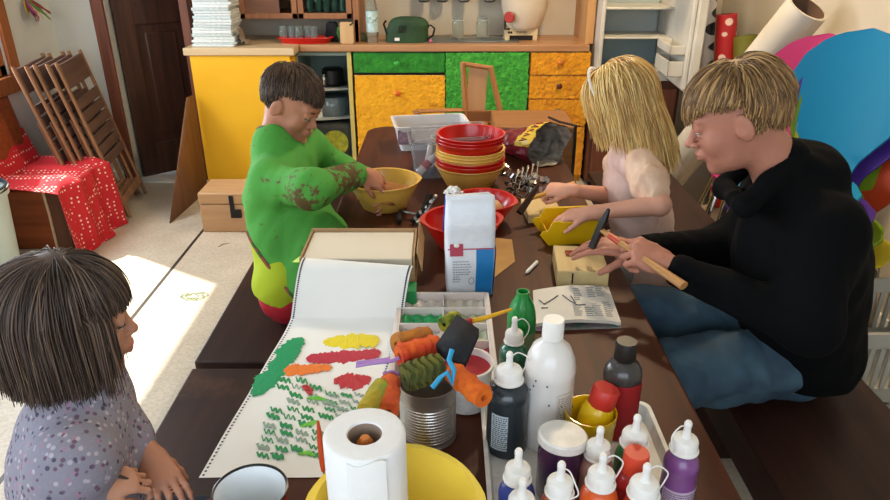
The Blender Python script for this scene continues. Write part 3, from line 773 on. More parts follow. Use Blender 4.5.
# ---- moulded shell chairs
def chair_outline():
    """half outline of the waisted shell: (s, half width) along the profile from seat front to top of back"""
    return [(0, .10), (.02, .15), (.08, .19), (.18, .205), (.28, .19), (.36, .14), (.41, .095), (.45, .083), (.49, .09), (.54, .125), (.60, .168), (.68, .20), (.76, .203), (.83, .18), (.885, .13), (.915, .07), (.925, .0)]
def shell_pt(s, x):
    # seat runs forward (-y), back rises (+z)
    if s < .38: y, z = -.38 + s, .015 - .02 * math.sin(s / .38 * PI) + (-(.06 - s) * .35 if s < .06 else 0)
    elif s < .50:
        a = (s - .38) / .12 * 1.38; y, z = .09 * math.sin(a), .015 + .09 * (1 - math.cos(a))
    else:
        t = s - .50; y, z = .088 + t * .19, .088 + t * .98
    curl = x * x * 1.3
    if s < .4: z += curl * .5
    else: y -= curl * (1 if s > .5 else .6)
    return V((x, y, z))
def shell_chair(label, m, legs=True, group=None):
    t = thing('shell_chair', label, 'chair', (0, 0, 0), 0, group)
    ol = chair_outline(); S = [a for a, _ in ol]; Wd = [b_ for _, b_ in ol]
    def fn(u, v):
        s = u * .925; w = float(np.interp(s, S, Wd)); return shell_pt(s, (v * 2 - 1) * max(w, .001))
    o = MB().sheet(fn, 60, 18, th=.009).build('shell', m, t, ang=60)
    if legs:
        for sx in (-1, 1):
            MB().tube([(sx * .03, -.16, -.005), (sx * .14, -.17, -.012), (sx * .17, -.20, -.03), (sx * .21, -.27, -.45)], .009, 8).build('leg', m_chr, t)
            MB().tube([(sx * .03, -.10, -.005), (sx * .13, -.08, -.012), (sx * .16, -.05, -.03), (sx * .21, .06, -.45)], .009, 8).build('leg', m_chr, t)
        MB().bb((-.06, -.18, -.014), (.06, -.08, -.004)).build('bracket', m_chr, t)
    return t
def shade(n, c): return mat(n, c, .5, spec=.3)
b0 = D(858, 88, 2.50)      # centre of the blue back
cols = [('blue', '0E7FA6'), ('purple', '4A2A86'), ('lime green', '6E8A14'), ('yellow', 'C8B414'), ('orange', 'B8401C')]
first = None
bz = b0.z - .335
for i, (nm, cc) in enumerate(cols):
    lab = {'blue': 'turquoise blue shell chair with rounded back, topmost of the near stack', 'purple': 'purple shell chair just beneath the blue one in the near stack', 'lime green': 'lime green shell chair below the purple one in the near stack',
           'yellow': 'yellow shell chair low in the near stack at the right edge', 'orange': 'orange-red shell chair at the bottom of the near stack'}[nm]
    if first is None: c = first = shell_chair(lab, shade(nm.replace(' ', '_'), cc))
    else:
        c = dup(first, label=lab)
        for ch in c.children:
            if ch.name.startswith('shell'):
                ch.data = ch.data.copy(); ch.data.materials[0] = shade(nm.replace(' ', '_'), cc)
    c['group'] = 'stacked shell chairs'
    c.location = (b0.x - .115 + (.0, .035, .06, .085, .05)[i], b0.y - .08 - (.0, .01, .02, .03, .03)[i], .452 + (4 - i) * (bz - .452) / 4)
    c.scale = (1.06, 1.06, 1.06); c.rotation_euler = (0, 0, -.9 + (.0, .12, .2, .25, .1)[i])
p0 = D(812, 92, 2.95)
for i, (nm, cc) in enumerate((('pink', 'B8336A'), ('orange_red', 'C2381E'), ('violet', '55309A'))):
    lab = {'pink': 'pink shell chair with round back behind the blue one, top of the far stack', 'orange_red': 'orange-red shell chair just below the pink one in the far stack', 'violet': 'violet shell chair under the orange-red one in the far stack'}[nm]
    c = dup(first, label=lab)
    for ch in c.children:
        if ch.name.startswith('shell'):
            ch.data = ch.data.copy(); ch.data.materials[0] = shade(nm, cc)
    c.location = (p0.x - .09 + (0, .03, .05)[i], p0.y - .10, .455 + (2 - i) * (p0.z - .30 - .455) / 2); c.rotation_euler = (0, 0, -.80 + .1 * i)
# white slotted crates
def crate(p, rot, label):
    t = thing('plastic_crate', label, 'crate', p, rot, 'slotted plastic crates by the right wall')
    w, d, h = .40, .34, .24; m = mat('crate_white', 'A8A498', .5)
    MB().bb((-w/2, -d/2, 0), (w/2, d/2, .008)).build('bottom', m, t)
    for sx in (-1, 1):
        mb = MB(); mb.bb((sx*w/2 - .004, -d/2, 0), (sx*w/2 + .004, d/2, .05)).bb((sx*w/2 - .004, -d/2, h - .05), (sx*w/2 + .008, d/2, h))
        k = -d/2
        while k < d/2: mb.bb((sx*w/2 - .004, k, .045), (sx*w/2 + .004, min(k + .014, d/2), h - .045)); k += .03
        mb.build('side', m, t)
    for sy in (-1, 1):
        mb = MB(); mb.bb((-w/2, sy*d/2 - .004, 0), (w/2, sy*d/2 + .004, .05)).bb((-w/2, sy*d/2 - .004, h - .05), (w/2, sy*d/2 + .008, h))
        k = -w/2
        while k < w/2: mb.bb((k, sy*d/2 - .004, .045), (min(k + .014, w/2), sy*d/2 + .004, h - .045)); k += .03
        mb.build('side', m, t)
    return t
cr = P(868, 398, .40)
crate((1.335, 1.86, .002), .06, 'pale slotted plastic crate at the bottom of the stack behind the bench')
crate((1.34, 1.87, .250), .03, 'pale slotted plastic crate, top of the stack beside the hoodie boy')

# ================================================================= WOODEN CHAIR AND CHEST BEYOND THE TABLE
wc = thing('childs_chair', 'pale wooden chair with a single broad back slat beyond the far end of the table', 'chair', (.12, 3.62, 0))
m_ch = wood('chair_beech', 'B07A48', '9A6638', .5, 'Z')
def zq(py, Y): return Q(445, py, Y).z
def XQ(px, py, Y): return Q(px, py, Y).x - .12
Yc = 3.62
def pt(px, py, Y=Yc): q = Q(px, py, Y); return V((q.x - .12, q.y - Yc, q.z))
for (a, b_) in (((463, 62), (466, 122)), ((490, 66), (503, 124))):
    A, B = pt(*a), pt(*b_); MB().tube([A, B, V((B.x + (B.x - A.x) * .8, 0, 0))], .020, 4, flat=.8).build('back_post', m_ch, wc, smooth=False, bevel=.003)
A = pt(469, 66); Bq = pt(488, 68); Cq = pt(485, 112); Dq = pt(466, 112)
MB().add([A, Bq, Cq, Dq, A + V((0, .014, 0)), Bq + V((0, .014, 0)), Cq + V((0, .014, 0)), Dq + V((0, .014, 0))], [(0, 1, 2, 3), (7, 6, 5, 4), (0, 4, 5, 1), (1, 5, 6, 2), (2, 6, 7, 3), (3, 7, 4, 0)]).build('back_slat', wood('slat_light', 'C99A6C', 'BB8A5C', .5, 'Z'), wc)
MB().tube([pt(465, 64), pt(490, 68)], .012, 8).build('top_rail', m_ch, wc)
MB().tube([pt(463, 110), pt(420, 111, 3.5), pt(416, 112, 3.4)], .022, 4, flat=.5).build('armrest', m_ch, wc, smooth=False)
MB().tube([pt(418, 112, 3.4), V((pt(418, 112, 3.4).x, pt(418, 112, 3.4).y, 0))], .017, 8).build('front_leg', m_ch, wc)
zs_ = pt(480, 116).z
MB().add([(pt(420, 111, 3.45).x, -.20, zs_ - .06), (pt(503, 116).x, -.20, zs_ - .06), (pt(503, 116).x, .02, zs_ - .02), (pt(463, 116).x, .02, zs_ - .02)], [(0, 1, 2, 3)]).build('seat', m_ch, wc, solid=.018)
MB().bb((pt(463, 112).x, -.012, zs_ - .045), (pt(503, 112).x, .008, zs_ + .03)).build('apron', wood('chair_rail_dark', '8E5C34', '7C4E2A', .5, 'X'), wc, bevel=.003)
# old suitcase-like chest behind the chips bag
ck = thing('brown_trunk', 'brown box with dark metal corner standing behind the snack bag', 'box', (.46, 3.42, 0))
m_tr = wood('trunk_brown', '9A6A3E', '86582F', .55, 'X'); zt = Q(540, 127, 3.24).z
MB().bb((-.22, -.17, .02), (.17, .17, zt)).build('body', m_tr, ck, bevel=.012, bseg=3)
MB().tube([(.165, -.172, zt + .002), (.168, -.172, zt - .10), (.168, -.172, .05)], .008, 6).build('corner_edge', m_dark, ck)
MB().tube([(.172, -.172, zt + .002), (.10, -.10, zt + .004), (.06, .0, zt + .003)], .006, 6).build('handle', m_dark, ck)

# ================================================================= LEFT SIDE
chs = thing('toy_chest', 'orange-brown wooden chest with raised lid under the window', 'chest', (-2.19, 3.56, 0))
m_chest = wood('chest_wood', 'A0552C', '7E3E20', .38, 'X'); m_chest2 = wood('chest_dark', '6E4630', '54321F', .5, 'Z')
zc = Q(30, 192, 3.33).z
MB().bb((-.19, -.22, 0), (.13, .22, zc)).build('body', m_chest, chs, bevel=.008)
MB().bb((.131, -.22, 0), (.215, .22, zc + .01)).build('side_board', m_chest2, chs, bevel=.005)
MB().tube([(.128, -.223, 0), (.131, -.223, .2), (.127, -.223, zc)], .007, 8).build('bark_edge', m_topl, chs)
lid = MB().bb((0, -.22, 0), (.022, .22, .40)).build('lid', m_chest, chs, bevel=.01, loc=(-.165, .0, zc + .002), rot=(0, math.radians(-8), 0))
MB().bb((.0225, -.19, .06), (.03, .19, .34)).build('lid_panel', m_chest, lid, bevel=.006)
# dotted red cloth draped over the chest
m_cl = dots('red_dotted_cloth', 'C4202A', 'F0D2C0', 42, .22, rough=.85)
cx, cy = -2.10, 3.58
path = [(-2.30, .0), (-2.18, .0)]
def cloth(u, v):
    # u across (far-left to near-right), v from lid side down to floor
    L = 1.15; s = v * L; y = 3.80 - u * .50
    top = .30
    x0 = -2.37
    if s < .12: x, z = x0 + s * .6, zc + .20 - s * 1.6
    elif s < .45: x, z = x0 + .07 + (s - .12) * 1.0, zc + .034
    else:
        q = s - .45; x = x0 + .425 + q * .08 + .02 * math.sin(min(1, q * 3) * PI / 2); z = zc + .034 - q * (.98 - .1 * u)
    z = max(z, .008 + .004 * math.sin(u * 20))
    z += (.010 * math.sin(u * 9 + v * 4) + .008 * math.sin(u * 17 + 2)) * (1 if s < .45 else .1) + .008 * (s < .45)
    if s >= .45: x += .016 * math.sin(u * 11 + v * 3) + .014 * math.sin(u * 19 + 1) + .02
    y += (-.12 + .02 * math.sin(v * 9)) * v
    if s < .45 : y -= .0
    return V((x, y - .06 * (u > .9) * v, z))
o = MB().sheet(cloth, 60, 70, th=.003).build('dotted_cloth', m_cl, ang=80); tag(o, 'red cloth with small pale dots draped over the wooden chest to the floor', 'cloth')
# white bin
wbp = P(-12, 268, 0.0)
wbn = thing('white_bin', 'white plastic bin with a dark liner cut off by the left edge', 'bin', V((-2.165, 2.92, 0)))
zb_ = Q(5, 190, 2.92).z
MB().lathe([(0, 0), (.135, 0), (.14, .01), (.165, zb_ - .04), (.178, zb_ - .035), (.18, zb_), (.168, zb_), (.16, zb_ - .05), (.13, .015), (0, .012)], 40).build('bin_body', mat('bin_white', 'B9C8C4', .4), wbn)
MB().lathe([(.164, zb_ - .01), (.168, zb_ + .008), (.176, zb_ + .006), (.182, zb_ - .012)], 40, fn=lambda w, i, z: 1 + .01 * math.sin(w * 13)).build('liner', mat('liner_dark', '1E2630', .3), wbn)
MB().lathe([(0, zb_ - .045), (.158, zb_ - .05)], 24).build('rubbish', m_dark, wbn)
# hanging dried bouquet, top left
gl = Q(20, -4, 4.15); gl.x = XL + .02
gr_ = thing('dried_bouquet', 'small bunch of coloured paper leaves hanging on the left wall', 'decoration', (gl.x, gl.y, gl.z))
rs = random.Random(2)
for k, cc in enumerate(['8E3A3A', 'C9A23A', '5E8A3A', 'A8527A', 'D8C49A', '6E3A5A', 'B0603A', '8E9A4A']):
    x = rs.uniform(-.0, .06); y = rs.uniform(-.08, .08)
    MB().sheet(lambda u, v: (x * u + .03 * u, y * u + (v - .5) * .05 * math.sin(PI * min(1, u + .08)), -.10 * u - .02 * k * u / 4 + .008 * math.sin(v * 6)), 8, 4, th=.002).build('leaf', mat('leaf%d' % k, cc, .8), gr_)
MB().tube([(0, 0, -.01), (-.02, 0, .15)], .003, 6).build('string', m_topl, gr_)

# stack of folding chairs leaning against the left wall
m_fc = wood('folding_teak', 'A2795A', '7E5A42', .55, 'Z'); m_fcs = wood('folding_slats', '6E544A', '5C463E', .6, 'X')
def folding_chair(label, mm=None):
    t = thing('folding_chair', label, 'chair', (0, 0, 0), 0, 'folded wooden chairs')
    H_ = .93; W_ = .40; mm = mm or m_fc
    for sx in (-1, 1):
        MB().tube([(sx * W_ / 2, 0, 0), (sx * W_ / 2, 0, H_ - .04), (sx * (W_ / 2 - .004), 0, H_)], .017, 8, flat=.55, up=(0, 1, 0)).build('back_leg', mm, t)
        MB().tube([(sx * (W_ / 2 - .035), .028, .02), (sx * (W_ / 2 - .035), .028, .62)], .015, 8, flat=.55, up=(0, 1, 0)).build('front_leg', mm, t)
    MB().bb((-W_/2 + .015, -.008, H_ - .15), (W_/2 - .015, .008, H_ - .015)).build('back_board', m_fcs, t, bevel=.006)
    mb = MB()
    for k in range(6): mb.bb((-W_/2 + .018, -.010, .32 + k * .068), (W_/2 - .018, .010, .375 + k * .068))
    mb.build('slatted_seat', m_fcs, t, bevel=.004)
    MB().bb((-W_/2 + .02, -.008, .08), (W_/2 - .02, .008, .13)).build('stretcher', mm, t, bevel=.003)
    MB().bb((-W_/2 + .05, .022, .10), (W_/2 - .05, .034, .14)).build('stretcher', mm, t, bevel=.003)
    return t
fa = P(126, 193, 0)   # foot of the front chair
labs = ['folded brown slatted chair, front of the leaning stack by the door', 'folded wooden chair second from the front in the leaning stack', 'folded wooden chair third from the front in the leaning stack',
        'folded wooden chair fourth from the front, next to the wall', 'folded wooden chair with rounded top rail nearest the left wall']
fc0 = None
for i in range(5):
    if fc0 is None: f = fc0 = folding_chair(labs[0])
    else: f = dup(fc0, label=labs[i])
    f.location = (-1.90 - i * .040, 4.0 - i * .03, 0.0); f.rotation_euler = Euler((math.radians(-13), math.radians(-1.0), math.radians(99 + (0, 2, -2, 3, -1)[i])), 'XYZ')

# dried scribble of paint on the floor
rs = random.Random(9); p0_ = P(193, 296, .001); pts = []
for k in range(46):
    a = k * .55; pts.append(V((p0_.x + .06 * math.cos(a) * rs.uniform(.5, 1) + .02 * math.sin(k * .2), p0_.y + .045 * math.sin(a) * rs.uniform(.4, 1), .0012)))
o = MB().tube(curve(pts, 3), .003, 6, flat=.3, up=(0, 0, 1)).build('paint_scribble', mat('scribble_green', '6E7A5A', .7)); tag(o, 'faint green-grey scribble of dried paint on the sunny floor', 'stain')
o = MB().tube([P(164 + 54, 208 + 39, .0012), P(223, 244, .0012), P(230, 243, .0012)], [.003, .006, .002], 6, flat=.3, up=(0, 0, 1)).build('paint_smear', mat('smear_brown', '8E7048', .7)); tag(o, 'small brown smear on the floor in front of the wooden case', 'stain')
# ================================================================= THINGS ON THE TABLE
T0 = .7206
m_red = mat('bowl_red', 'C41A12', .28, coat=.2); m_ylw = mat('bowl_yellow', 'E8BE5C', .3, coat=.2); m_ylwb = mat('bowl_golden', 'D6A04A', .3, coat=.2)
m_ylw2 = mat('bowl_lemon', 'F0D04E', .28, coat=.2)
m_wplast = mat('cap_white', 'ECE8E2', .4, 'DAD4CC', scale=40)
def bowl(name, label, loc, r, h, m, group=None, rb=.68, ears=0, rot=0, seg=48):
    t = thing(name, label, 'bowl', loc, rot, group)
    fn = (lambda w, i, z: 1 + (ears * max(0, math.cos(2 * w)) ** 6 if i in (4, 5, 6) else 0))
    MB().lathe([(0, 0), (r * rb - .004, 0), (r * rb, .004), (r * .93, h * .78), (r * .975, h - .004), (r * 1.0, h - .002), (r * .995, h), (r * .93, h - .001), (r * .90, h * .76), (r * rb - .005, .007), (0, .006)], seg, fn=fn).build('bowl_body', m, t, ang=60)
    return t
# nested stack
sb = P(471, 182, T0); sb = V((.088, 2.335, T0))
lst = [('golden', m_ylwb, .100), ('red', m_red, 0), ('red', m_red, 0), ('yellow', m_ylw, 0), ('yellow', m_ylw, 0), ('yellow', m_ylw, 0), ('red', m_red, 0), ('red', m_red, 0), ('red', m_red, 0)]
words_ = ['golden bowl at the very bottom of the nested stack', 'red bowl second from the bottom of the nested stack', 'red bowl just below the yellow bowls in the nested stack', 'yellow bowl, lowest of the three in the middle of the stack',
          'yellow bowl, middle one of the three inside the stack', 'yellow bowl, uppermost of the three inside the stack', 'red bowl resting directly on the yellow ones in the stack', 'red bowl second from the top of the nested stack', 'red bowl on top of the nested stack, showing its empty inside']
zz = T0
for i, (nm, m, _) in enumerate(lst):
    if i == 0: t = bowl('nested_bowl', words_[0], (sb.x, sb.y, T0), .125, .078, m, 'nested plastic bowls')
    else:
        t = bowl('nested_bowl', words_[i], (sb.x + .0015 * (i % 3 - 1), sb.y, T0 + .006 + i * .0115), .123 - .0004 * i, .078 + (.022 if i > 5 else .0), m, 'nested plastic bowls')
        t.location.z = T0 + .004 + i * .0112 + (-.006 if i > 5 else 0)
# two red bowls behind the flour
r1 = bowl('red_bowl', 'red plastic bowl directly behind the flour bag', P(462, 256, T0) + V((0, .072, 0)), .112, .085, m_red, rb=.6, ears=.07, rot=.1)
r2 = bowl('red_bowl', 'red plastic bowl to the right behind the flour bag, with pale dough', V((.118, 1.985, T0)), .100, .075, m_red, rb=.6, ears=.08, rot=-.3)
o = MB().ball((0, 0, 0), (.06, .055, .03)).build('dough', mat('dough', 'D8B48C', .8, 'C69C70', scale=30, bump=.5), loc=V((.118, 1.985, T0 + .045))); tag(o, 'pale dough lump inside the right red bowl', 'dough')
# yellow bowl of the boy in green
yb = bowl('yellow_bowl', 'round yellow bowl the boy in green is kneading in', V((-.197, 2.115, T0)), .117, .095, m_ylwb if False else mat('bowl_butter', 'E2B24E', .32, coat=.2), rb=.62, ears=.05, rot=.15)
def lump(name, m, c, r, amp, parent=None, sc=20):
    def fn(u, v):
        a = u * 2 * PI; b = v * PI
        d = V((math.sin(b) * math.cos(a), math.sin(b) * math.sin(a), math.cos(b)))
        k = 1 + amp * noise.noise(d * 2.3 + V(c) * sc)
        return V((c[0] + d.x * r[0] * k, c[1] + d.y * r[1] * k, c[2] + d.z * r[2] * k))
    return MB().sheet(fn, 28, 16).build(name, m, parent, merge=True)
o = lump('dough', mat('brown_dough', 'A8703C', .8, '8A5628', scale=25, bump=.7), (-.197, 2.115, T0 + .045), (.085, .083, .030), .35); tag(o, 'brown crumbly dough inside the yellow kneading bowl', 'dough')
# near yellow bowl
nb = bowl('yellow_basin', 'lemon yellow basin at the bottom edge holding the paper towel roll', V((-.070, .738, T0)), .124, .085, m_ylw2, rb=.78, ears=.045, rot=.0)

# ---- paper towel roll
pr = thing('paper_towel_roll', 'white paper towel roll standing upright in the near yellow basin', 'paper roll', V((-.108, .738, T0 + .0075)))
m_tow = mat('towel_white', 'F2F0EE', .95, 'E8E6E6', scale=6, bump=.6, bscale=90, bdist=.002)
R_, H_ = .0555, .200
MB().lathe([(.0235, 0), (R_, 0), (R_ + .0005, .004), (R_, H_ * .5), (R_, H_ - .003), (R_ - .002, H_), (.05, H_ + .0006), (.0245, H_), (.0235, H_ - .002), (.0235, 0)], 56, fn=lambda w, i, z: 1 + .008 * math.sin(w * 3 + i) * (i in (1, 2, 3, 4, 5, 6))).build('roll_body', m_tow, pr, ang=50)
MB().lathe([(.0232, .001), (.0234, H_ - .003), (.0222, H_ - .003), (.0222, .001)], 32).build('cardboard_core', mat('core_grey', '9A8674', .8), pr)
MB().sheet(lambda u, v: (math.cos(-1.9 + u * .9) * (R_ + .001 + .004 * u * u), math.sin(-1.9 + u * .9) * (R_ + .001 + .004 * u * u), H_ * (.02 + .96 * v) - .004 * math.sin(u * 6)), 16, 8, th=.001).build('loose_sheet', m_tow, pr)
o = MB().lathe([(0, -.15), (.008, -.15), (.008, .0), (.0115, .006), (.0115, .02), (.006, .028), (0, .029)], 20).build('wooden_dowel', wood('dowel', 'D8823C', 'C66E2C', .5, 'Z'), loc=pr.location + V((.0, .0, H_ - .035))); tag(o, 'round orange wooden stick inside the core of the paper towel roll', 'stick')
# red handled knife in the basin
kn = thing('peeler', 'small peeler with an orange-red handle leaning in the yellow basin', 'peeler', V((-.180, .800, .735)))
kdir = (D(318, 422, 1.02) - V(kn.location)); L = kdir.length; kM = lookM((0, 0, 0), kdir, up=(0, 1, 0))
MB().tube([(0, 0, L * .45), (0, 0, L * .55), (0, 0, L * .8), (0, 0, L)], [.008, .010, .009, .004], 12, flat=.5, M=kM).build('handle', mat('red_orange_handle', 'C84A22', .35), kn)
MB().tube([(0, 0, 0), (0, 0, L * .46)], [.006, .007], 8, flat=.15, M=kM).build('blade', m_steel, kn)
# ---- enamel mug
em = thing('enamel_mug', 'white enamel mug with black rim and red outside at the bottom edge', 'mug', V((-.283, .762, T0)))
MB().lathe([(0, 0), (.045, 0), (.05, .006), (.052, .08), (.0535, .083)], 40).build('mug_outside', mat('enamel_red', 'B8281E', .25), em)
MB().lathe([(.0515, .083), (.050, .078), (.047, .006), (0, .004)], 40).build('mug_inside', mat('enamel_white', 'E6EAEC', .18, coat=.4), em)
MB().tube([(math.cos(a * PI / 24) * .0528, math.sin(a * PI / 24) * .0528, .083) for a in range(48)], .0022, 8, closed=True).build('rim', mat('rim_black', '141414', .3), em)
MB().tube([(-.050, -.005, .070), (-.072, -.014, .068), (-.078, -.016, .045), (-.066, -.012, .022), (-.050, -.005, .018)], .005, 8, flat=.6).build('handle', mat('enamel_red', 'B8281E', .25), em)

# ---- fan-fold paper, box and paint
m_paper = mat('paper_white', 'EDEBE6', .85, 'E6E3DC', scale=3, sub=0)
pp = thing('fanfold_paper', 'long white perforated computer paper covered in finger paint marks', 'paper', (0, 0, 0))
BL, TL, BR, TR = P(199, 478, T0), P(291, 322, T0), P(352, 478, T0), P(392, 323, T0)
BR = BL + V((.262, .0, 0)); TR = V((TL.x + .258, TL.y + .005, T0))
S2L, S2R = P(303, 258, .832), P(413, 268, .828)
def paperpt(u, v):
    if v < .62:
        k = v / .62; a = BL.lerp(TL, k); b_ = BR.lerp(TR, k); p = a.lerp(b_, u)
        z = T0 + .0012 + .006 * max(0, (k - .86) / .14) ** 2 + (.002 * math.sin(u * 5 + k * 7) ** 2)
        return V((p.x, p.y, z))
    k = (v - .62) / .38; a = TL.lerp(V((S2L.x, S2L.y, T0)), k); b_ = TR.lerp(V((S2R.x, S2R.y, T0)), k); p = a.lerp(b_, u)
    z = T0 + .008 + .105 * (max(0, math.sin(k * PI / 2)) ** 1.1) + .004 * math.sin(k * PI) * math.sin(u * 4)
    return V((p.x, p.y, z))
MB().sheet(paperpt, 30, 80, th=.0006).build('sheet', m_paper, pp, ang=20)
mb = MB()
for side in (.022, .978):
    mb = MB()
    for k in range(90):
        v = .006 + k * .0110; 
        if v > .995: break
        p = paperpt(side, v); q = paperpt(side, min(1, v + .004)); tt = (q - p).normalized(); ss = (paperpt(min(1, side + .01), v) - p).normalized(); nn = ss.cross(tt)
        mb.add([p + nn * .0008 + (ss * math.cos(a * PI / 4) + tt * math.sin(a * PI / 4)) * .0023 for a in range(8)], [tuple(range(8))])
    mb.build('sprocket_holes', mat('hole_dark', '4A4440', .9), pp, smooth=False)['kind'] = 'stuff'
def onpap(px, py): p = P(px, py, T0 + .002); return V((p.x, p.y, T0 + .0036))
def stroke(pts, ws, col, nm, seed, zt=.0012, edge=.3):
    """flat dab of paint with a ragged outline along a pixel-picked path"""
    ps = [onpap(*q) for q in pts]; n = 60; cum = [0]
    for a, b_ in zip(ps[:-1], ps[1:]): cum.append(cum[-1] + (b_ - a).length)
    def at_(t):
        d = t * cum[-1]
        for i in range(len(ps) - 1):
            if d <= cum[i + 1] + 1e-9:
                k = (d - cum[i]) / (cum[i + 1] - cum[i]); return ps[i].lerp(ps[i + 1], k), ws[i] + (ws[i + 1] - ws[i]) * k, (ps[i + 1] - ps[i]).normalized()
    def fn(u, v):
        p, w, t = at_(u); u0_ = u; s_ = V((-t.y, t.x, 0)); side = v * 2 - 1
        e = 1 + edge * 1.6 * noise.noise(V((u * 9, (1 if side > 0 else -1) * 2 + seed, seed))) + edge * 1.1 * noise.noise(V((u * 31, (1 if side > 0 else -1) * 3, seed + 4))) + edge * .6 * noise.noise(V((u * 77, (1 if side > 0 else -1) * 3, seed + 4)))
        cap_ = min(1, max(0, math.sin(PI * min(max(u, .0), 1)) * 4) ** .5 + .12)
        h = zt * (.5 + noise.noise(V((u * 30, v * 9, seed)))) * (1 - abs(side) ** 4)
        q = p + s_ * side * w * e * cap_ + t * (edge * .03 * noise.noise(V((side * 6, seed, 1))) if u in (0, 1) else 0)
        return V((q.x, q.y, q.z + h))
    return MB().sheet(fn, n, 12, th=.0008).build('paint_stroke', mat('paint_' + nm, col, .45, bump=.5, bscale=120, bdist=.002), pp, label=nm.replace('_', ' ') + ' smear of paint')
stroke([(302, 338), (292, 346), (280, 366), (265, 384), (253, 397)], [.014, .024, .022, .024, .008], '18925A', 'emerald_green', 1)
stroke([(323, 343), (340, 342), (360, 341), (379, 342)], [.012, .026, .028, .020], 'E8D21C', 'bright_yellow', 2, .002)
stroke([(306, 359), (330, 358), (360, 356), (381, 353)], [.014, .022, .020, .016], 'B8283C', 'crimson_red', 3)
stroke([(284, 370), (296, 371), (312, 369), (332, 368)], [.018, .020, .016, .010], 'E87A2A', 'orange', 4)
stroke([(334, 380), (345, 381), (358, 382), (371, 378)], [.008, .024, .024, .010], 'BC2A36', 'deep_red', 5)
stroke([(303, 386), (309, 390), (311, 396)], [.006, .008, .004], 'B42A30', 'small_red', 6)
stroke([(307, 399), (316, 398), (327, 401)], [.003, .006, .003], '6CC23A', 'light_green', 7)
stroke([(300, 427), (312, 424), (318, 421)], [.003, .007, .002], '7CCB44', 'lime_green', 8)
stroke([(298, 455), (308, 453), (315, 457)], [.002, .006, .002], '7CCB44', 'lime_green', 9)
# stamped zigzags
rs = random.Random(5)
def zig(cells, m, nm, lab):
    mb = MB()
    for (px, py, sx, amp) in cells:
        pts = []
        for k in range(6):
            t = k / 5; pts.append(onpap(px + (t - .5) * sx * .95, py + (amp if k % 2 else -amp) * .8 + (t - .5) * 3 + rs.uniform(-.5, .5)))
        wd = rs.uniform(.0015, .0034); pts = curve(pts, 4)
        mb.tube(pts, [wd * rs.uniform(.55, 1.3) for _ in pts], 6, flat=.15, up=(0, 0, 1))
    o = mb.build('stamped_pattern', m, pp, label=lab); o['kind'] = 'stuff'
rows = []
for r in range(11):
    py = 380 + r * 7.6; base = 284 - r * 2.2
    for c_ in range(4):
        if r < 2 and c_ == 3: continue
        if rs.random() < .12: continue
        rows.append((base + c_ * 17 + rs.uniform(-1.5, 1.5), py + rs.uniform(-1, 1), 12, 2.9))
for r in range(4):
    for c_ in range(3): rows.append((334 + c_ * 13 - r * 2, 396 + r * 7, 11, 2.0))
rs.shuffle(rows); h_ = len(rows) * 2 // 3
zig(rows[:h_], mat('stamp_green', '1E8A4C', .5), 'a', 'green zigzag stamp marks'); zig(rows[h_:], mat('stamp_faint', '8AA08E', .7), 'b', 'faint grey-green zigzag stamp marks')

bxx = thing('paper_box', 'open cardboard box of continuous paper behind the painted sheet', 'box', (0, 0, 0))
m_card = mat('cardboard', 'B08E66', .85, 'A07E58', scale=6)
b0_, b1_ = P(312, 234, .815), P(417, 236, .815)
yf_ = S2L.y + .01
MB().bb((b0_.x, yf_, T0), (b0_.x + .004, b0_.y, .826)).bb((b1_.x - .004, yf_, T0), (b1_.x, b0_.y, .832)).bb((b0_.x, b0_.y, T0), (b1_.x, b0_.y + .004, .83)).bb((b0_.x, yf_, T0), (b1_.x, b0_.y, T0 + .004)).bb((b0_.x, yf_, T0), (b1_.x, yf_ + .004, .80)).build('carton', m_card, bxx)
MB().bb((b0_.x + .006, yf_ + .006, T0 + .005), (b1_.x - .006, b0_.y - .002, .822)).build('paper_pile', mat('cream_paper', 'DDD2BE', .85, 'D6CAB4', scale=3), bxx, bevel=.003)
MB().sheet(lambda u, v: (b1_.x + .004 + .012 * v, yf_ + .02 + u * .2, .832 - v * .05 + .004 * math.sin(u * 9)), 8, 4, th=.002).build('box_flap', m_card, bxx)
o = MB().bb((b1_.x - .045, yf_ - .055, T0), (b1_.x + .005, yf_ - .004, T0 + .045)).build('green_book', mat('book_green', '1E8A4E', .5), bevel=.002); tag(o, 'green thing peeping out under the lifted paper beside the box', 'book')
o = MB().add([P(292, 262, .75), P(322, 240, .80), P(314, 262, .78)], [(0, 1, 2)]).build('lime_sheet', mat('lime_paper', 'B5D048', .7), solid=.001); tag(o, 'lime green paper corner sticking out left of the paper box', 'paper')

# ---- flour bag
fl = thing('flour_bag', 'white paper flour bag with blue stripe standing in the middle of the table', 'bag', P(468, 296, T0) + V((.003, .034, 0)), math.radians(4))
m_fl = mat('flour_paper', 'E2E4E8', .6, 'D6D9DE', scale=8, bump=.7, bscale=16, bdist=.010)
m_blue = mat('flour_blue', '1C78B8', .5, 'D6D9DE', scale=1, lo=.95, hi=1)
Wf, Df, Hf = .113, .068, .262
def flpt(a, v):
    """a 0..1 around, v height"""
    o_ = rrect(Wf, Df, .014, 5); n = len(o_); i = int(a * n) % n; x, y = o_[i]
    k = 1 if v < .72 else 1 - (v - .72) / .28 * .80
    bulge = 1 + .06 * math.sin(v * PI) + .02 * noise.noise(V((a * 6, v * 5, 2)))
    return V((x * bulge * (1 + (.02 if v > .9 else 0)), y * k * bulge + (.004 * math.sin(v * 14)) + (v > .8) * .006 * math.sin(x * 90), v * Hf + (v > .95) * .012 * math.sin(x * 60 + 1)))
mb = MB(); rings = 28; o_ = rrect(Wf, Df, .014, 5); n = len(o_)
vsf = [flpt(i / n + 1e-6, r / rings) for r in range(rings + 1) for i in range(n)]
fsf = [(r * n + i, r * n + (i + 1) % n, (r + 1) * n + (i + 1) % n, (r + 1) * n + i) for r in range(rings) for i in range(n)]
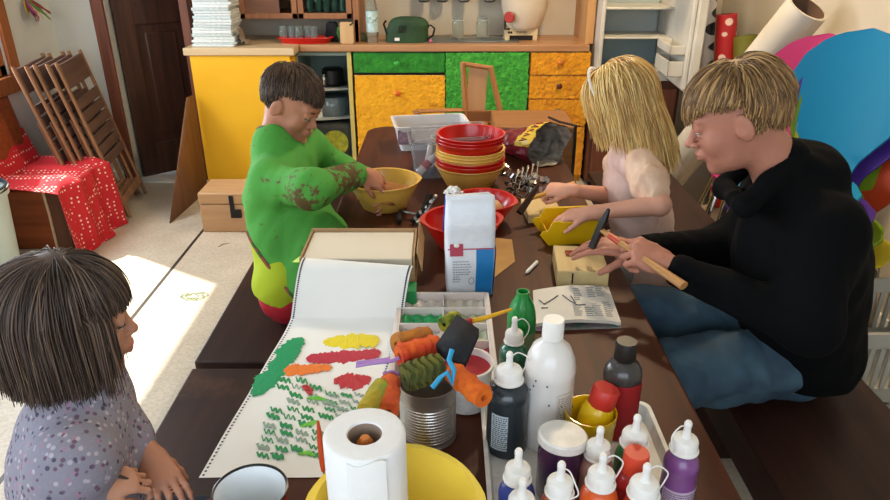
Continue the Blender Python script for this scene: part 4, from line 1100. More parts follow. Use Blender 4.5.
fsf += [tuple(reversed(range(n))), tuple(range(rings * n, (rings + 1) * n))]
mb.add(vsf, fsf).build('bag_body', m_fl, fl, ang=50)
def front(x, z, off=.0012):
    v = z / Hf; k = 1 if v < .72 else 1 - (v - .72) / .28 * .80
    bulge = 1 + .06 * math.sin(v * PI)
    return V((x * bulge, -Df / 2 * k * bulge - off - .0006 + .004 * math.sin(v * 14), z))
def patch(x0, x1, z0, z1, name, m, parent, off=.0012, nx=10, nz=12, edge=None):
    return MB().sheet(lambda u, v: front(x0 + (x1 - x0) * u, z0 + (z1 - z0) * v - (edge(u) if edge else 0), off), nx, nz, th=-.0003).build(name, m, parent)
patch(.012, .052, .003, .128, 'blue_panel', m_blue, fl)
MB().sheet(lambda u, v: V((Wf / 2 * (1 + .06 * math.sin(v * .5 * PI)) + .0018, -.028 + u * .055, .003 + v * .125)), 6, 10, th=.0004).build('blue_panel', m_blue, fl)
patch(-.053, .052, .127, .130, 'red_line', mat('flour_red', 'B03A50', .5), fl, .0016)
patch(-.048, -.018, .112, .142, 'emblem', mat('flour_red', 'B03A50', .5), fl, .0018)
MB().ball(front(-.033, .138, .002), (.007, .0012, .006), 12, 8).build('emblem_figure', m_white, fl)
m_ink = mat('ink_grey', '5E6066', .7); m_inkl = mat('ink_light', '8C8E96', .7)
rs = random.Random(11); mb = MB()
for k in range(9):
    z = .098 - k * .0072; L_ = rs.uniform(.030, .042) if k < 6 else rs.uniform(.008, .018); x = -.042
    while x < -.042 + L_:
        w_ = rs.uniform(.002, .006); p = front(x + w_ / 2, z, .0014); mb.box(p, (w_, .0004, .0022)); x += w_ + .0012
o = mb.build('printed_text', m_inkl, fl, smooth=False); o['kind'] = 'stuff'
MB().tube([front(.006 * math.cos(a * PI / 12), .042 + .010 * math.sin(a * PI / 12), .0018) + V((.002 - .0, 0, 0)) for a in range(24)], .0006, 6, closed=True).build('oval_mark', m_ink, fl)
# blue packet
bk = thing('blue_packet', 'narrow blue packet with white lettering standing in the red bowl', 'packet', V((.010, 1.745, T0 + .05)), (0, math.radians(4), math.radians(-12)))
MB().box((0, 0, .068), (.034, .03, .135)).build('packet_body', mat('packet_blue', '1A4FB0', .4), bk, bevel=.004)
text('lettering', 'SALZ', .018, Matrix.Translation((.001, -.0156, .045)) @ Matrix.Rotation(PI / 2, 4, 'X') @ Matrix.Rotation(PI / 2, 4, 'Z'), m_white, bk, width=.05)
lump('torn_top', m_white, (.002, 0, .138), (.020, .016, .012), .8, bk)
# kraft envelope
q = [P(489, 282, T0), P(515, 262, T0), P(512, 240, T0), P(490, 238, T0), P(478, 262, T0)]
o = MB().add(q + [a + V((0, 0, .002)) for a in q], [(4, 3, 2, 1, 0), (5, 6, 7, 8, 9)] + [(i, (i + 1) % 5, 5 + (i + 1) % 5, 5 + i) for i in range(5)]).build('kraft_envelope', mat('kraft', 'C79E62', .8, 'B98E54', scale=10), smooth=False); tag(o, 'tan paper envelope lying behind the flour bag', 'envelope')
# white stick
a, b_ = P(526, 273, T0 + .005), P(537, 262, T0 + .005)
o = MB().tube([a, a.lerp(b_, .12), b_], [.001, .005, .005], 12).build('white_crayon', m_white); tag(o, 'short white crayon lying in front of the wooden block', 'crayon')
# kitchen tools left of red bowl
kt = thing('hand_tool', 'black-handled metal tool lying left of the red bowl', 'tool', P(400, 222, T0))
ta = P(396, 224, T0 + .012) - P(400, 222, T0); tb_ = P(418, 214, T0 + .02) - P(400, 222, T0); tc2 = P(436, 196, T0 + .05) - P(400, 222, T0)
MB().tube([V((0, -.02, .01)), V((-.005, .02, .012)), V((.0, .05, .016))], [.008, .010, .007], 10).build('handle', m_dark, kt)
MB().tube([V((0, .05, .016)), tb_, tb_ + V((.03, .0, .01))], .004, 8).build('shaft', m_steel, kt)
kt2 = thing('garlic_press', 'shiny metal press with dark jointed arms leaning on the red bowl', 'tool', P(412, 224, T0))
MB().tube([(0, 0, .008), (.03, .03, .03), (.055, .07, .07)], .008, 8).build('arm', m_dark, kt2)
MB().tube([(.015, -.01, .006), (.04, .03, .02), (.075, .09, .06)], .006, 8).build('arm', m_steel, kt2)
for k in range(5): MB().lathe([(.003, 0), (.009, 0), (.009, .008), (.003, .008), (.003, 0)], 12, M=Matrix.Translation((.01 + k * .014, .005 + k * .018, .014 + k * .012)) @ Matrix.Rotation(.8 + k * .3, 4, 'Y')).build('rivet', m_steel, kt2)
# crumpled film over the press and packet
# cookie cutters heap
m_cut = mat('cutter_steel', 'B0ACA8', .25, metal=1)
rs = random.Random(21); cc = P(523, 190, T0)
shapes = []
def star(n, a, b_): return [((a if k % 2 else b_) * math.cos(PI * k / n), (a if k % 2 else b_) * math.sin(PI * k / n)) for k in range(2 * n)]
def heart(s_): return [(s_ * .0625 * 16 * math.sin(t) ** 3 / 1, s_ * .0625 * (13 * math.cos(t) - 5 * math.cos(2*t) - 2 * math.cos(3*t) - math.cos(4*t))) for t in [2 * PI * k / 24 for k in range(24)]]
kinds = [('star', star(5, .022, .010)), ('heart', heart(.022)), ('round', [(.02 * math.cos(a * PI / 12), .02 * math.sin(a * PI / 12)) for a in range(24)]), ('flower', [((.018 + .004 * math.cos(a * PI / 12 * 5)) * math.cos(a * PI / 12), (.018 + .004 * math.cos(a * PI / 12 * 5)) * math.sin(a * PI / 12)) for a in range(24)])]
for i in range(16):
    nm, ol = kinds[i % 4]; mb = MB(); n = len(ol); h = .018
    vs = [(x, y, 0) for x, y in ol] + [(x, y, h) for x, y in ol]
    mb.add(vs, [(k, (k + 1) % n, n + (k + 1) % n, n + k) for k in range(n)])
    px, py = rs.uniform(503, 545), rs.uniform(172, 198); lay = rs.choice((0, 0, 1)); p = P(px, py, T0 + .003 + lay * .02)
    o = mb.build('cookie_cutter', m_cut, smooth=False, solid=.0010, loc=p + V((0, 0, .012)), rot=(rs.uniform(.3, 1.4), rs.uniform(-.6, .6), rs.uniform(0, 6)))
    tag(o, nm + '-shaped metal cookie cutter in the heap right of the bowl stack', 'cookie cutter', nm + ' cutters in the heap')
for i in range(5):
    a = P(512 + i * 6, 196 - i * 3, T0 + .006); b_ = P(518 + i * 5, 170 - i * 2, T0 + .05)
    t = thing('metal_skewer', 'thin shiny metal tool sticking up from the cutter heap', 'tool', a, 0, 'thin metal tools in the cutter heap')
    MB().tube([(0, 0, 0), (b_ - a) * .7, (b_ - a)], [.0022, .0022, .004], 8).build('rod', m_cut, t)
# snack bag lying open
sg = thing('snack_bag', 'crumpled red and yellow snack bag lying open with silver inside', 'bag', (0, 0, 0))
mo = D(545, 150, 2.62); mo = V((.400, 2.56, .800)); tail = V((.24, 2.76, .765))
axd = (mo - tail).normalized(); sd = V((axd.y, -axd.x, 0)).normalized(); upv = sd.cross(axd); upv = upv if upv.z > 0 else -upv
def sgp(u, v, inner=0):
    a = u * 2 * PI; w = .105 * (.75 + .35 * v); h = .062 * (.55 + .75 * v) * (1 - .0 * v)
    nz = .014 * noise.noise(V((math.cos(a) * 2, math.sin(a) * 2, v * 4))) + .006 * noise.noise(V((math.cos(a) * 7, math.sin(a) * 7, v * 12)))
    L = .0 + .02 * math.sin(a * 3)
    p = tail.lerp(mo, v) + sd * math.cos(a) * (w - inner + nz) + upv * math.sin(a) * (h - inner + nz)
    if v > .9: p += axd * L * .8 * (v - .9) * 10
    p.z = max(p.z, T0 + .002 + inner)
    return p
m_sb, nt, b = nodes('snack_print')
tcn = N(nt, 'ShaderNodeTexCoord'); vz = N(nt, 'ShaderNodeTexNoise', Scale=14, Detail=2); nt.links.new(tcn.outputs['Object'], vz.inputs['Vector'])
rr = N(nt, 'ShaderNodeValToRGB'); rr.color_ramp.interpolation = 'CONSTANT'
for e, (p_, c_) in zip([rr.color_ramp.elements[0], rr.color_ramp.elements[1], rr.color_ramp.elements.new(.58)], ((0, '6E1420'), (.47, 'D8B83C'), (.60, '8E1A24'))): e.position = p_; e.color = lin(c_)
nt.links.new(vz.outputs['Fac'], rr.inputs[0]); nt.links.new(rr.outputs[0], b.inputs['Base Color']); b.inputs['Roughness'].default_value = .3
MB().sheet(lambda u, v: sgp(u, v), 60, 30).build('bag_outside', m_sb, sg, merge=True)
MB().sheet(lambda u, v: sgp(.02 + .46 * u, .70 + .295 * v, -.002), 40, 10).build('yellow_band', mat('snack_yellow', 'D2B23A', .35), sg)
mb = MB()
for k in range(9):
    u0 = .06 + k * .042; mb.tube([sgp(u0, .80, -.0045), sgp(u0 + .012, .93, -.0045), sgp(u0 + .024, .80, -.0045)], .0022, 5)
mb.build('red_lettering', mat('snack_red', '8E1A20', .4), sg)['kind'] = 'stuff'
MB().sheet(lambda u, v: sgp(u, .05 + .95 * v, .002), 60, 30).build('bag_lining', mat('foil_silver', 'B8B0A4', .4, '6E675E', scale=30, bump=1, bscale=40, metal=.2), sg, merge=True)
# wooden blocks
m_blk = wood('block_pine', 'D8C08A', 'C9AC74', .6, 'Y', bump=.03)
def blk(label, c4, h, rot=0):
    pass
t = thing('wooden_block', 'thick light wooden block under the hammering hands of the hoodie boy', 'block', (.352, 1.622, T0), math.radians(-4))
MB().bb((-.064, -.078, 0), (.064, .078, .046)).build('block_body', m_blk, t, bevel=.002)
MB().bb((-.028, -.0795, .012), (-.024, -.0782, .040)).build('saw_cut', m_dark, t)
t = thing('wooden_block', 'flat light wooden board under the hammer of the blond girl', 'block', (.307, 2.045, T0), math.radians(3))
MB().bb((-.055, -.075, 0), (.055, .075, .026)).build('block_body', m_blk, t, bevel=.002)
# yellow storage bin
yb_ = thing('yellow_storage_bin', 'bright yellow plastic open-fronted parts bin between the two wooden blocks', 'bin', (.352, 1.862, T0), math.radians(186))
m_yb = mat('bin_yellow', 'E8B80E', .35)
w2, d2, h2 = .088, .055, .074
MB().bb((-w2, -d2, 0), (w2, d2, .004)).bb((-w2, d2 - .004, 0), (w2, d2, h2)).add([(-w2, -d2, 0), (-w2, d2, 0), (-w2, d2, h2), (-w2, -d2 * .2, h2), (-w2, -d2 * .6, h2 * .5), (-w2, -d2, h2 * .5)], [(0, 1, 2, 3, 4, 5)]).build('bin_shell', m_yb, yb_, solid=.003) if False else None
mb = MB()
prof_ = [(-w2, 0), (w2 * .7, 0), (w2, h2 * .45), (w2 * .92, h2 * .6), (w2 * .75, h2 * .62), (w2 * .6, h2), (-w2, h2)]
for y in (-d2, d2 - .004): mb.prism([(x, z) for x, z in prof_], 0, .004, M=Matrix.Translation((0, y + .004, 0)) @ Matrix.Rotation(PI / 2, 4, 'X'))
mb.bb((-w2, -d2, 0), (w2 * .7, d2, .004)).bb((-w2, -d2, 0), (-w2 + .004, d2, h2)).bb((w2 * .7 - .004, -d2, 0), (w2 * .7, d2, .034)).bb((-w2, -d2 - .006, h2 - .006), (w2 * .35, -d2, h2)).bb((-w2, d2, h2 - .006), (w2 * .35, d2 + .006, h2))
mb.build('bin_shell', m_yb, yb_, bevel=.0015)
MB().bb((-w2 - .003, -.03, .015), (-w2 - .0005, .03, .045)).build('label_plate', mat('bin_yellow_dark', 'D6A20A', .4), yb_)
for k in range(2):
    o = MB().tube([(-.03, 0, 0), (.03, .0, 0)], [.0035, .0035], 8).build('pencil', wood('pencil_red', 'B8502C', 'A24424', .5, 'X'), loc=(.352 - .005, 1.655 - k * .016, T0 + .0505), rot=(0, 0, .1 * k)); tag(o, 'thin reddish stick lying on the front wooden block', 'stick', 'thin sticks on the front block')
# ---- plastic boxes with lids
m_tp = mat('box_frosted', 'E4E2E2', .25, trans=.25, ior=1.2); m_tp2 = mat('box_clear', 'E6E6EA', .12, trans=.9, ior=1.06)
def pbox(name, label, loc, rot, w, d, h, m, conts, lid=None):
    t = thing(name, label, 'box', loc, rot)
    mb = MB(); tub(mb, w, d, h, .02, .003, .88, .008); mb.build('box_body', m, t)
    for (x, y, z, sx, sy, sz, cc, rz) in conts: pass
    return t
t = pbox('storage_box', 'white frosted plastic box at the far left end of the table', (-.062, 2.84, T0), math.radians(9), .30, .19, .10, m_tp, [])
MB().bb((-.145, -.0930, .03), (-.08, -.090, .09)).build('sticker', mat('pink_print', 'B08A94', .5, '6E5E6E', scale=60), t)
o = MB().box((0, 0, .03), (.22, .13, .05)).build('cloth_bundle', mat('grey_print', 'A8A0A4', .8, '7C6E78', scale=30, bump=.4), bevel=.02, loc=(-.062, 2.84, T0 + .005), rot=(0, 0, .15)); tag(o, 'grey patterned bundle inside the far frosted box', 'cloth')
t2 = pbox('clear_box', 'clear plastic box of tubes and brushes left of the bowl stack', (-.005, 2.475, T0), math.radians(6), .25, .19, .135, m_tp2, [])
for i, (x, y, z, L, cc, rx, rz, lab) in enumerate(((-.06, -.03, .04, .10, 'E4E0E0', .9, .5, 'white tube with a red band lying in the clear box'), (-.03, -.05, .03, .12, '2E3A66', .6, -.7, 'dark blue tube lying in the clear box'), (.0, .02, .05, .11, '8E8E98', .3, 1.2, 'grey tube lying in the clear box'), (-.05, .03, .07, .12, 'D8CCC0', .2, .2, 'cream tube on top in the clear box'), (.04, .0, .09, .13, '3C3A44', .15, .9, 'dark tube at the right inside the clear box'))):
    tt = thing('paint_tube', lab, 'tube', V((-.005 + x, 2.475 + y, T0 + z)), (0, rx, rz), 'tubes in the clear box')
    MB().lathe([(0, -L / 2), (.014, -L / 2), (.014, L * .3), (.008, L * .38), (0, L * .38)], 14).build('tube_body', mat('tube%d' % i, cc, .4), tt)
    MB().lathe([(.008, L * .38), (.009, L * .39), (.009, L * .5), (0, L * .5)], 12).build('cap', m_white, tt)
    if i == 0: MB().lathe([(.0143, -.02), (.0143, .01)], 14).build('band', mat('tube_red', 'B8303A', .4), tt)
ld = MB(); tub(ld, .27, .20, .012, .02, .002, .98, .004); ld = ld.build('box_lid', m_tp2, loc=(.015, 2.48, T0 + .142), rot=(math.radians(1), math.radians(-2), math.radians(4))); tag(ld, 'clear plastic lid lying on the clear box behind the red bowls', 'lid')
# ---- open book
bo = thing('open_book', 'open exercise book with printed text and line drawings on the table', 'book', (0, 0, 0))
c4 = [P(533, 296, T0), P(608, 291, T0), P(621, 328, T0), P(535, 331, T0)]
cen = sum(c4, V()) / 4
def bkp(u, v, z): a = c4[0].lerp(c4[1], u); b_ = c4[3].lerp(c4[2], u); p = a.lerp(b_, v); return V((p.x, p.y, z))
MB().sheet(lambda u, v: bkp(u, v, T0 + .001), 6, 4, th=-.002).build('cover', mat('magazine_cover', 'B0889A', .4, '5E7E6E', scale=40), bo)
MB().sheet(lambda u, v: bkp(u, v * .97, T0 + .004 + .012 * max(0, 1 - abs(2 * u - .9)) ** .5), 24, 6, th=.008).build('pages', mat('page', 'E6E0D4', .8, 'DCD5C8', scale=6), bo)
rs = random.Random(3); mb = MB()
zp = lambda u: T0 + .0042 + .012 * max(0, 1 - abs(2 * u - .9)) ** .5
for (u0, v0, v1) in ((.50, .12, .45), (.68, .08, .40), (.80, .05, .38), (.46, .62, .92), (.70, .55, .92), (.84, .5, .9), (.60, .68, .95)):
    v = v0
    while v < v1:
        L = rs.uniform(.07, .11)
        pa_, pb_ = bkp(u0, v * .97, zp(u0) + .0092), bkp(min(.97, u0 + L), v * .97, zp(min(.97, u0 + L)) + .0092)
        mb.tube([pa_, pb_], .0009, 4); v += .055
o = mb.build('printed_text', m_inkl, bo, smooth=False); o['kind'] = 'stuff'
mb = MB()
for pts in ([(.06, .35), (.12, .5), (.2, .42), (.3, .3)], [(.36, .3), (.44, .5), (.52, .62), (.62, .6)], [(.08, .6), (.16, .62)], [(.46, .35), (.5, .55)]):
    mb.tube([bkp(a, b_ * .97, zp(a) + .0096) for a, b_ in pts], .0013, 5)
mb.build('line_drawing', m_ink, bo)
# ---- paint palette
pt_ = thing('paint_palette', 'white plastic box divided into compartments with green and red paint', 'paint tray', (0, 0, 0))
X0, X1, Y0, Y1 = P(402, 293, T0 + .02).x, P(485, 293, T0 + .02).x, 1.11, P(440, 293, T0 + .03).y
m_pal = mat('palette_white', 'E2D8D2', .4, 'D8C8C0', scale=14)
mb = MB(); hh = .030
mb.bb((X0, Y0, T0), (X1, Y1, T0 + .003))
for x in (X0, X1 - .004): mb.bb((x, Y0, T0), (x + .004, Y1, T0 + hh))
xm = X0 + (X1 - X0) * .5; mb.bb((xm - .002, Y0, T0), (xm + .002, Y1, T0 + hh - .004))
ys = [Y0 + (Y1 - Y0) * k / 5 for k in range(6)]
for y in ys: mb.bb((X0, y - .0025, T0), (X1, y + .0025, T0 + hh))
mb.bb((X0 - .008, Y0 - .004, T0 + hh - .004), (X0, Y1 + .004, T0 + hh)).bb((X1, Y0 - .004, T0 + hh - .004), (X1 + .008, Y1 + .004, T0 + hh)).bb((X0, Y1, T0 + hh - .004), (X1, Y1 + .006, T0 + hh))
mb.build('tray_body', m_pal, pt_, bevel=.0012)
def pool(i, j, col, nm, lab, amp=.006):
    x0, x1 = (X0 + .006, xm - .004) if i == 0 else (xm + .004, X1 - .006); y0, y1 = ys[j] + .005, ys[j + 1] - .005
    MB().sheet(lambda u, v: (x0 + (x1 - x0) * u, y0 + (y1 - y0) * v, T0 + .012 + amp * noise.noise(V((u * 6 + i * 9, v * 5, j * 3))) + .003 * math.sin(u * 20)), 26, 16, th=.006).build('paint', mat(nm, col, .35, bump=.3), pt_, label=lab)
pool(0, 3, '1FA05A', 'pal_green', 'bright green paint'); pool(1, 3, 'A8AE8A', 'pal_olive', 'pale olive paint'); pool(0, 2, 'D8CDBE', 'pal_cream', 'cream paint')
pool(1, 2, 'B8BCA0', 'pal_grey', 'pale grey-green paint'); pool(1, 1, 'B83A4A', 'pal_red', 'red paint'); pool(0, 1, '8E3A2C', 'pal_brown', 'brown-red paint'); pool(0, 4, 'DCD2CC', 'pal_white', 'ribbed off-white paint', .004); pool(1, 4, 'CFC8B8', 'pal_white2', 'off-white paint', .003)
# white tub with red paint
tubp = V((.040, 1.075, T0))
tu = thing('paint_tub', 'white tub printed with a red ring, half full of red paint, behind the can', 'tub', tubp)
MB().lathe([(0, 0), (.036, 0), (.041, .004), (.049, .088), (.0515, .09), (.0515, .094), (.047, .094), (.045, .06), (.040, .006), (0, .005)], 36).build('tub_body', m_wplast, tu)
MB().lathe([(0, .072), (.030, .072), (.0465, .080), (.0478, .088)], 36, fn=lambda w, i, z: 1 - (.25 * (i == 1) * max(0, math.sin(w * 2)))).build('red_paint', mat('tub_red', 'B8202E', .3), tu)
MB().tube([((.0445 + .00) * math.sin(a), -(.0452) * math.cos(a) * 1, .042 + .012 * math.sin(k * PI / 8)) for k in range(16) for a in [.45 + .28 * math.cos(k * PI / 8)]], .0016, 6, closed=True).build('red_ring', mat('tub_red', 'B8202E', .3), tu)

# ---- tin can with sponge rollers
can = thing('tin_can', 'ribbed steel tin can holding sponge rollers', 'can', V((-.030, .985, T0)))
prof_ = [(0, .002), (.046, .002), (.048, 0), (.0505, .002), (.0505, .004), (.0495, .006)]
z = .012
while z < .086: prof_ += [(.0477, z), (.0484, z + .0012), (.0498, z + .0030), (.0491, z + .0046)]; z += .0060
prof_ += [(.0495, .090), (.0495, .112), (.0508, .114), (.0508, .116), (.0488, .116), (.0485, .11), (.0478, .005), (0, .004)]
MB().lathe(prof_, 56, c=(0, 0, 0)).build('can_body', mat('tin', 'C4BEB6', .34, 'D2CCC4', scale=6, metal=.9), can, ang=80)
def roller(label, a, b_, r, col, col2, kind, handle=None, hcol=None, cat='sponge roller'):
    """textured sponge roller between two points"""
    a = V(a); b_ = V(b_); r *= 1.18; t = thing('sponge_roller', label, cat, a); L = (b_ - a).length; M = lookM((0, 0, 0), b_ - a)
    nu, nv = 72, 44
    def rad(u, v):
        w = u * 2 * PI; z_ = v * L
        if kind == 'bump':
            kx = math.sin(w * 3 + (int(v * 5) % 2) * PI * .5); kz = math.sin(v * 5 * PI) ** 2
            return r * (1 + .20 * max(0, kx) ** .6 * kz)
        if kind == 'zig':
            q = (v * 5 + abs(((u * 4) % 1) - .5) * 1.2) % 1
            return r * (1.12 if q < .55 else .88)
        return r * (1 + .12 * noise.noise(V((math.cos(w) * 2, math.sin(w) * 2, v * 6))))
    vs = []; 
    def fn(u, v):
        w = u * 2 * PI; e = min(1, min(v, 1 - v) * 14); q = rad(u, v) * (.9 + .1 * e)
        return M @ V((math.cos(w) * q, math.sin(w) * q, v * L))
    mb = MB().sheet(fn, nu, nv)
    for z_, s_ in ((0, 1), (L, -1)): mb.lathe([(r * .28, z_ + s_ * .008), (r * .3, z_), (r * .95, z_)], 28, M=M)
    mb.build('sponge', mat('sponge_' + label[:14], col, .9, col2, scale=26, bump=.6, bscale=130, bdist=.002, lo=.4, hi=.6), t, ang=50)
    if handle:
        MB().tube([V(p) - a for p in handle], .0038, 8, flat=.8).build('handle', mat('handle_' + hcol, hcol, .35), t)
    return t
def on_can(px, py, d): return D(px, py, d)
roller('orange-red bumpy sponge roller on top in the can', D(399, 356, 1.165), D(438, 346, 1.20), .017, 'E2641E', 'C83A1E', 'bump', [D(399, 358, 1.165), D(392, 361, 1.16), D(372, 363, 1.15), D(356, 366, 1.145), D(357, 363, 1.15), D(390, 359, 1.165)], 'B88AD0')
roller('olive green zigzag sponge roller lying across the front of the can', D(404, 378, 1.115), D(441, 366, 1.14), .0185, '6E6A28', '50562A', 'zig')
roller('golden brown sponge roller behind the orange-red one in the can', D(396, 345, 1.21), D(428, 337, 1.25), .0175, 'C07A28', 'A86A3A', 'rough')
roller('orange bumpy sponge roller sticking out of the can to the right', D(452, 372, 1.13), D(484, 398, 1.06), .0145, 'E07018', 'CC5A14', 'bump')
roller('orange sponge roller hanging down left of the can', D(390, 381, 1.12), D(388, 412, 1.055), .0145, 'DC6A2C', 'C8502A', 'rough', [D(387, 378, 1.12), D(384, 374, 1.12), D(392, 372, 1.13), D(400, 374, 1.14)], 'B88AD0')
roller('yellow-green sponge roller left of the orange hanging one', D(382, 386, 1.10), D(366, 412, 1.04), .0135, 'B8A030', '8E9A3C', 'rough')
roller('dark green and yellow sponge tip behind the black sponge', D(444, 325, 1.30), D(456, 318, 1.33), .013, '4E6A24', 'A8A02C', 'rough')
# black square scraper
c_ = [D(457, 314, 1.245), D(479, 329, 1.20), D(462, 367, 1.13), D(436, 344, 1.17)]
o = MB().add(c_, [(0, 1, 2, 3)]).build('black_sponge', mat('sponge_black', '1A1B20', .9, '24262C', scale=20, bump=.6), solid=.018, bevel=.003); tag(o, 'flat black square foam pad sticking out of the can', 'sponge')
MB().add([c_[0].lerp(c_[1], .5) + V((-.004, -.014, -.006)), c_[0].lerp(c_[1], .75) + V((-.004, -.014, -.006)), c_[0].lerp(c_[1], .75) + V((-.006, -.018, -.014)), c_[0].lerp(c_[1], .5) + V((-.006, -.018, -.014))], [(0, 1, 2, 3)]).build('blue_mark', mat('mark_blue', '2A5AA8', .4), o, solid=.001)
# blue handle
o = MB().tube([D(432, 388, 1.075), D(440, 378, 1.08), D(447, 372, 1.08), D(452, 384, 1.085), D(454, 370, 1.085), D(449, 360, 1.09), D(452, 350, 1.10)], .0042, 10).build('roller_holder', mat('handle_cyan', '2A9AC8', .35)); tag(o, 'bent bright blue plastic roller handle in the can', 'handle')
br = thing('yellow_brush', 'yellow handled paint brush lying across the palette to the right', 'brush', D(463, 324, 1.27))
a = V(br.location); MB().tube([D(472, 321, 1.27) - a, D(485, 318, 1.275) - a, D(512, 309, 1.30) - a], [.005, .0045, .0025], 10).build('handle', mat('brush_yellow', 'E0A81C', .4), br)
MB().tube([V((0, 0, 0)), D(472, 321, 1.27) - a], [.006, .0065], 10).build('bristles', mat('brush_red', 'B82A3A', .6), br)

# ---- white tray and bottles
tw = thing('white_tray', 'shallow white plastic tray holding the paint bottles', 'tray', (.222, .83, T0))
mb = MB(); tub(mb, .305, .43, .022, .02, .003, .96, .004); mb.build('tray_body', m_wplast, tw)
ZT = T0 + .0035
def bottle(label, top, h, rb, col, cap='nozzle', capcol='ECE8E2', strap=0, lab=None, lrot=0, liq=None, gloss=.3, shoulder=.66, tilt=None, zb=ZT, capr=None, mark=None):
    """top = pixel of the very tip"""
    p = P(top[0], top[1], zb + h)
    t = thing('paint_bottle', label, 'bottle', V((p.x, p.y, zb)), tilt or 0)
    ch = {'nozzle': .052, 'screw': .03, 'flip': .03, 'open': 0}[cap]; hb = h - ch; hs = hb * shoulder; rn = capr * .8 if capr else rb * .48
    prof = [(0, .0), (rb * .9, 0), (rb, .004), (rb, hs * .35), (rb * .985, hs * .36), (rb * .985, hs * .92), (rb, hs * .93), (rb, hs), (rb * .93, hs + (hb - hs) * .3), (rb * .75, hs + (hb - hs) * .62), (rn, hb - .006), (rn, hb + .004)]
    mm = mat('paint_in_' + col, col, gloss, coat=.3)
    MB().lathe(prof + ([(0, hb + .004)] if cap != 'open' else [(rn * .8, hb + .004), (rn * .8, hb - .03), (0, hb - .03)]), 36).build('bottle_body', mm, t)
    if liq: MB().lathe([(rb + .0004, .002), (rb + .0004, hs * .75)], 36).build('paint_level', mat('lvl_' + liq, liq, .4), t)
    if lab:
        a0, a1, z0, z1, lc, ink = lab; a0 += lrot; a1 += lrot
        MB().sheet(lambda u, v: ((rb + .0007) * math.sin(a0 + (a1 - a0) * u), -(rb + .0007) * math.cos(a0 + (a1 - a0) * u), hs * (z0 + (z1 - z0) * v)), 14, 3, th=-.0002).build('label', mat('lab_' + lc, lc, .5), t)
        rs = random.Random(int(rb * 9000)); mb = MB(); k = 0; nl = int((z1 - z0) * hs / .0042)
        for k in range(1, nl):
            z_ = hs * z0 + k * .0042; a = a0 + .08
            while a < a1 - .1:
                w_ = rs.uniform(.05, .16); am = a + w_ / 2
                mb.box(((rb + .0011) * math.sin(am), -(rb + .0011) * math.cos(am), z_), (rb * w_, .0004, .0016), rot=(0, 0, am)); a += w_ + .04
        if mb.v: o = mb.build('label_print', mat('inkc_' + ink, ink, .6), t, smooth=False); o['kind'] = 'stuff'
    mc = mat('cap_' + capcol, capcol, .4, '7E8488' if capcol == 'ECE8E2' else None, scale=50, lo=.70, hi=.76)
    rc = capr or rb * .62
    if cap == 'nozzle':
        c0 = hb - .002
        MB().lathe([(rc * 1.12, c0), (rc * 1.14, c0 + .002), (rc * 1.02, c0 + .004), (rc, c0 + .018), (rc * .9, c0 + .022), (rc * .42, c0 + .026), (.0062, c0 + .031), (.0050, c0 + .043), (.0058, c0 + .0445), (.0058, c0 + .050), (.004, c0 + .0535), (0, c0 + .054)], 32).build('nozzle_cap', mc, t)
        if strap:
            a = strap; rr_ = .022
            MB().tube(curve([(.005 * math.cos(a), .005 * math.sin(a), c0 + .046), (.016 * math.cos(a), .016 * math.sin(a), c0 + .049), ((rc + .010) * math.cos(a), (rc + .010) * math.sin(a), c0 + .036), ((rc + .012) * math.cos(a + .2), (rc + .012) * math.sin(a + .2), c0 + .016), ((rc + .002) * math.cos(a + .1), (rc + .002) * math.sin(a + .1), c0 + .003)]), .0011, 6).build('cap_strap', mc, t)
    elif cap in ('screw', 'flip'):
        MB().lathe([(rc * 1.0, hb - .004), (rc * 1.02, hb - .002), (rc, hb + ch - .003), (rc * .94, hb + ch), (rc * .3, hb + ch), (0, hb + ch)], 36, fn=lambda w, i, z: 1 + (.012 * math.sin(w * 36) if i in (1, 2) else 0)).build('screw_cap', mc, t)
    return t
bottle('slate black paint bottle with white nozzle at the left edge of the tray', (510, 352), .196, .0345, '2A3238', capr=.0225, strap=.35, lab=(-.9, -.05, .18, .80, 'B8C4C8', '3A444C'), shoulder=.80)
bottle('teal green paint bottle behind the black one with a white nozzle', (515, 317), .158, .027, '1E6A50', capr=.0172, strap=.1, lab=(-.2, 1.1, .1, .7, 'A8B8AC', '2A3A34'), shoulder=.74)
bottle('bright green bottle without cap standing behind the teal one', (523, 293), .155, .030, '1E8A3E', cap='open', capr=.0165, zb=T0, shoulder=.62, liq='6E7E5E')
wbt = bottle('large white paint bottle with paint specks, tallest in the tray', (554, 319), .245, .0425, 'E2DCD6', cap='screw', capr=.0175, shoulder=.72, lab=(.15, .95, .18, .80, 'CFC6BC', '8E8478'))
rs = random.Random(8)
for k in range(10):
    a = rs.uniform(-1.3, 1.3); z = rs.uniform(.06, .15)
    MB().ball((.0428 * math.sin(a), -.0428 * math.cos(a), z), (.0016, .0010, .0022), 8, 6, rot=(0, 0, a)).build('paint_speck', mat('speck_grey', '5A5A60', .5), wbt)
# jar with lifted lid
pj = P(563, 434, ZT + .118); pu = thing('purple_jar', 'glass jar of dark purple paint with a tilted white lid', 'jar', V((pj.x, pj.y, ZT)))
MB().lathe([(0, 0), (.032, 0), (.036, .006), (.036, .085), (.032, .098), (.031, .108), (0, .108)], 36).build('jar_body', mat('purple_paint', '3A2444', .18, '56304A', scale=10, coat=.5), pu)
lo_ = MB().lathe([(.0365, -.008), (.038, -.007), (.038, .004), (.035, .007), (0, .0075)], 40).build('lid', m_wplast, pu, loc=(0, 0, .112), rot=(math.radians(-4), math.radians(3), 0))
MB().tube([(.038 * math.cos(a), .038 * math.sin(a), -.010 - .003 * math.sin((a - 3.3) * 1.5)) for a in [3.2 + k * .14 for k in range(14)]], .004, 6, flat=.4).build('loose_rim', m_wplast, pu)
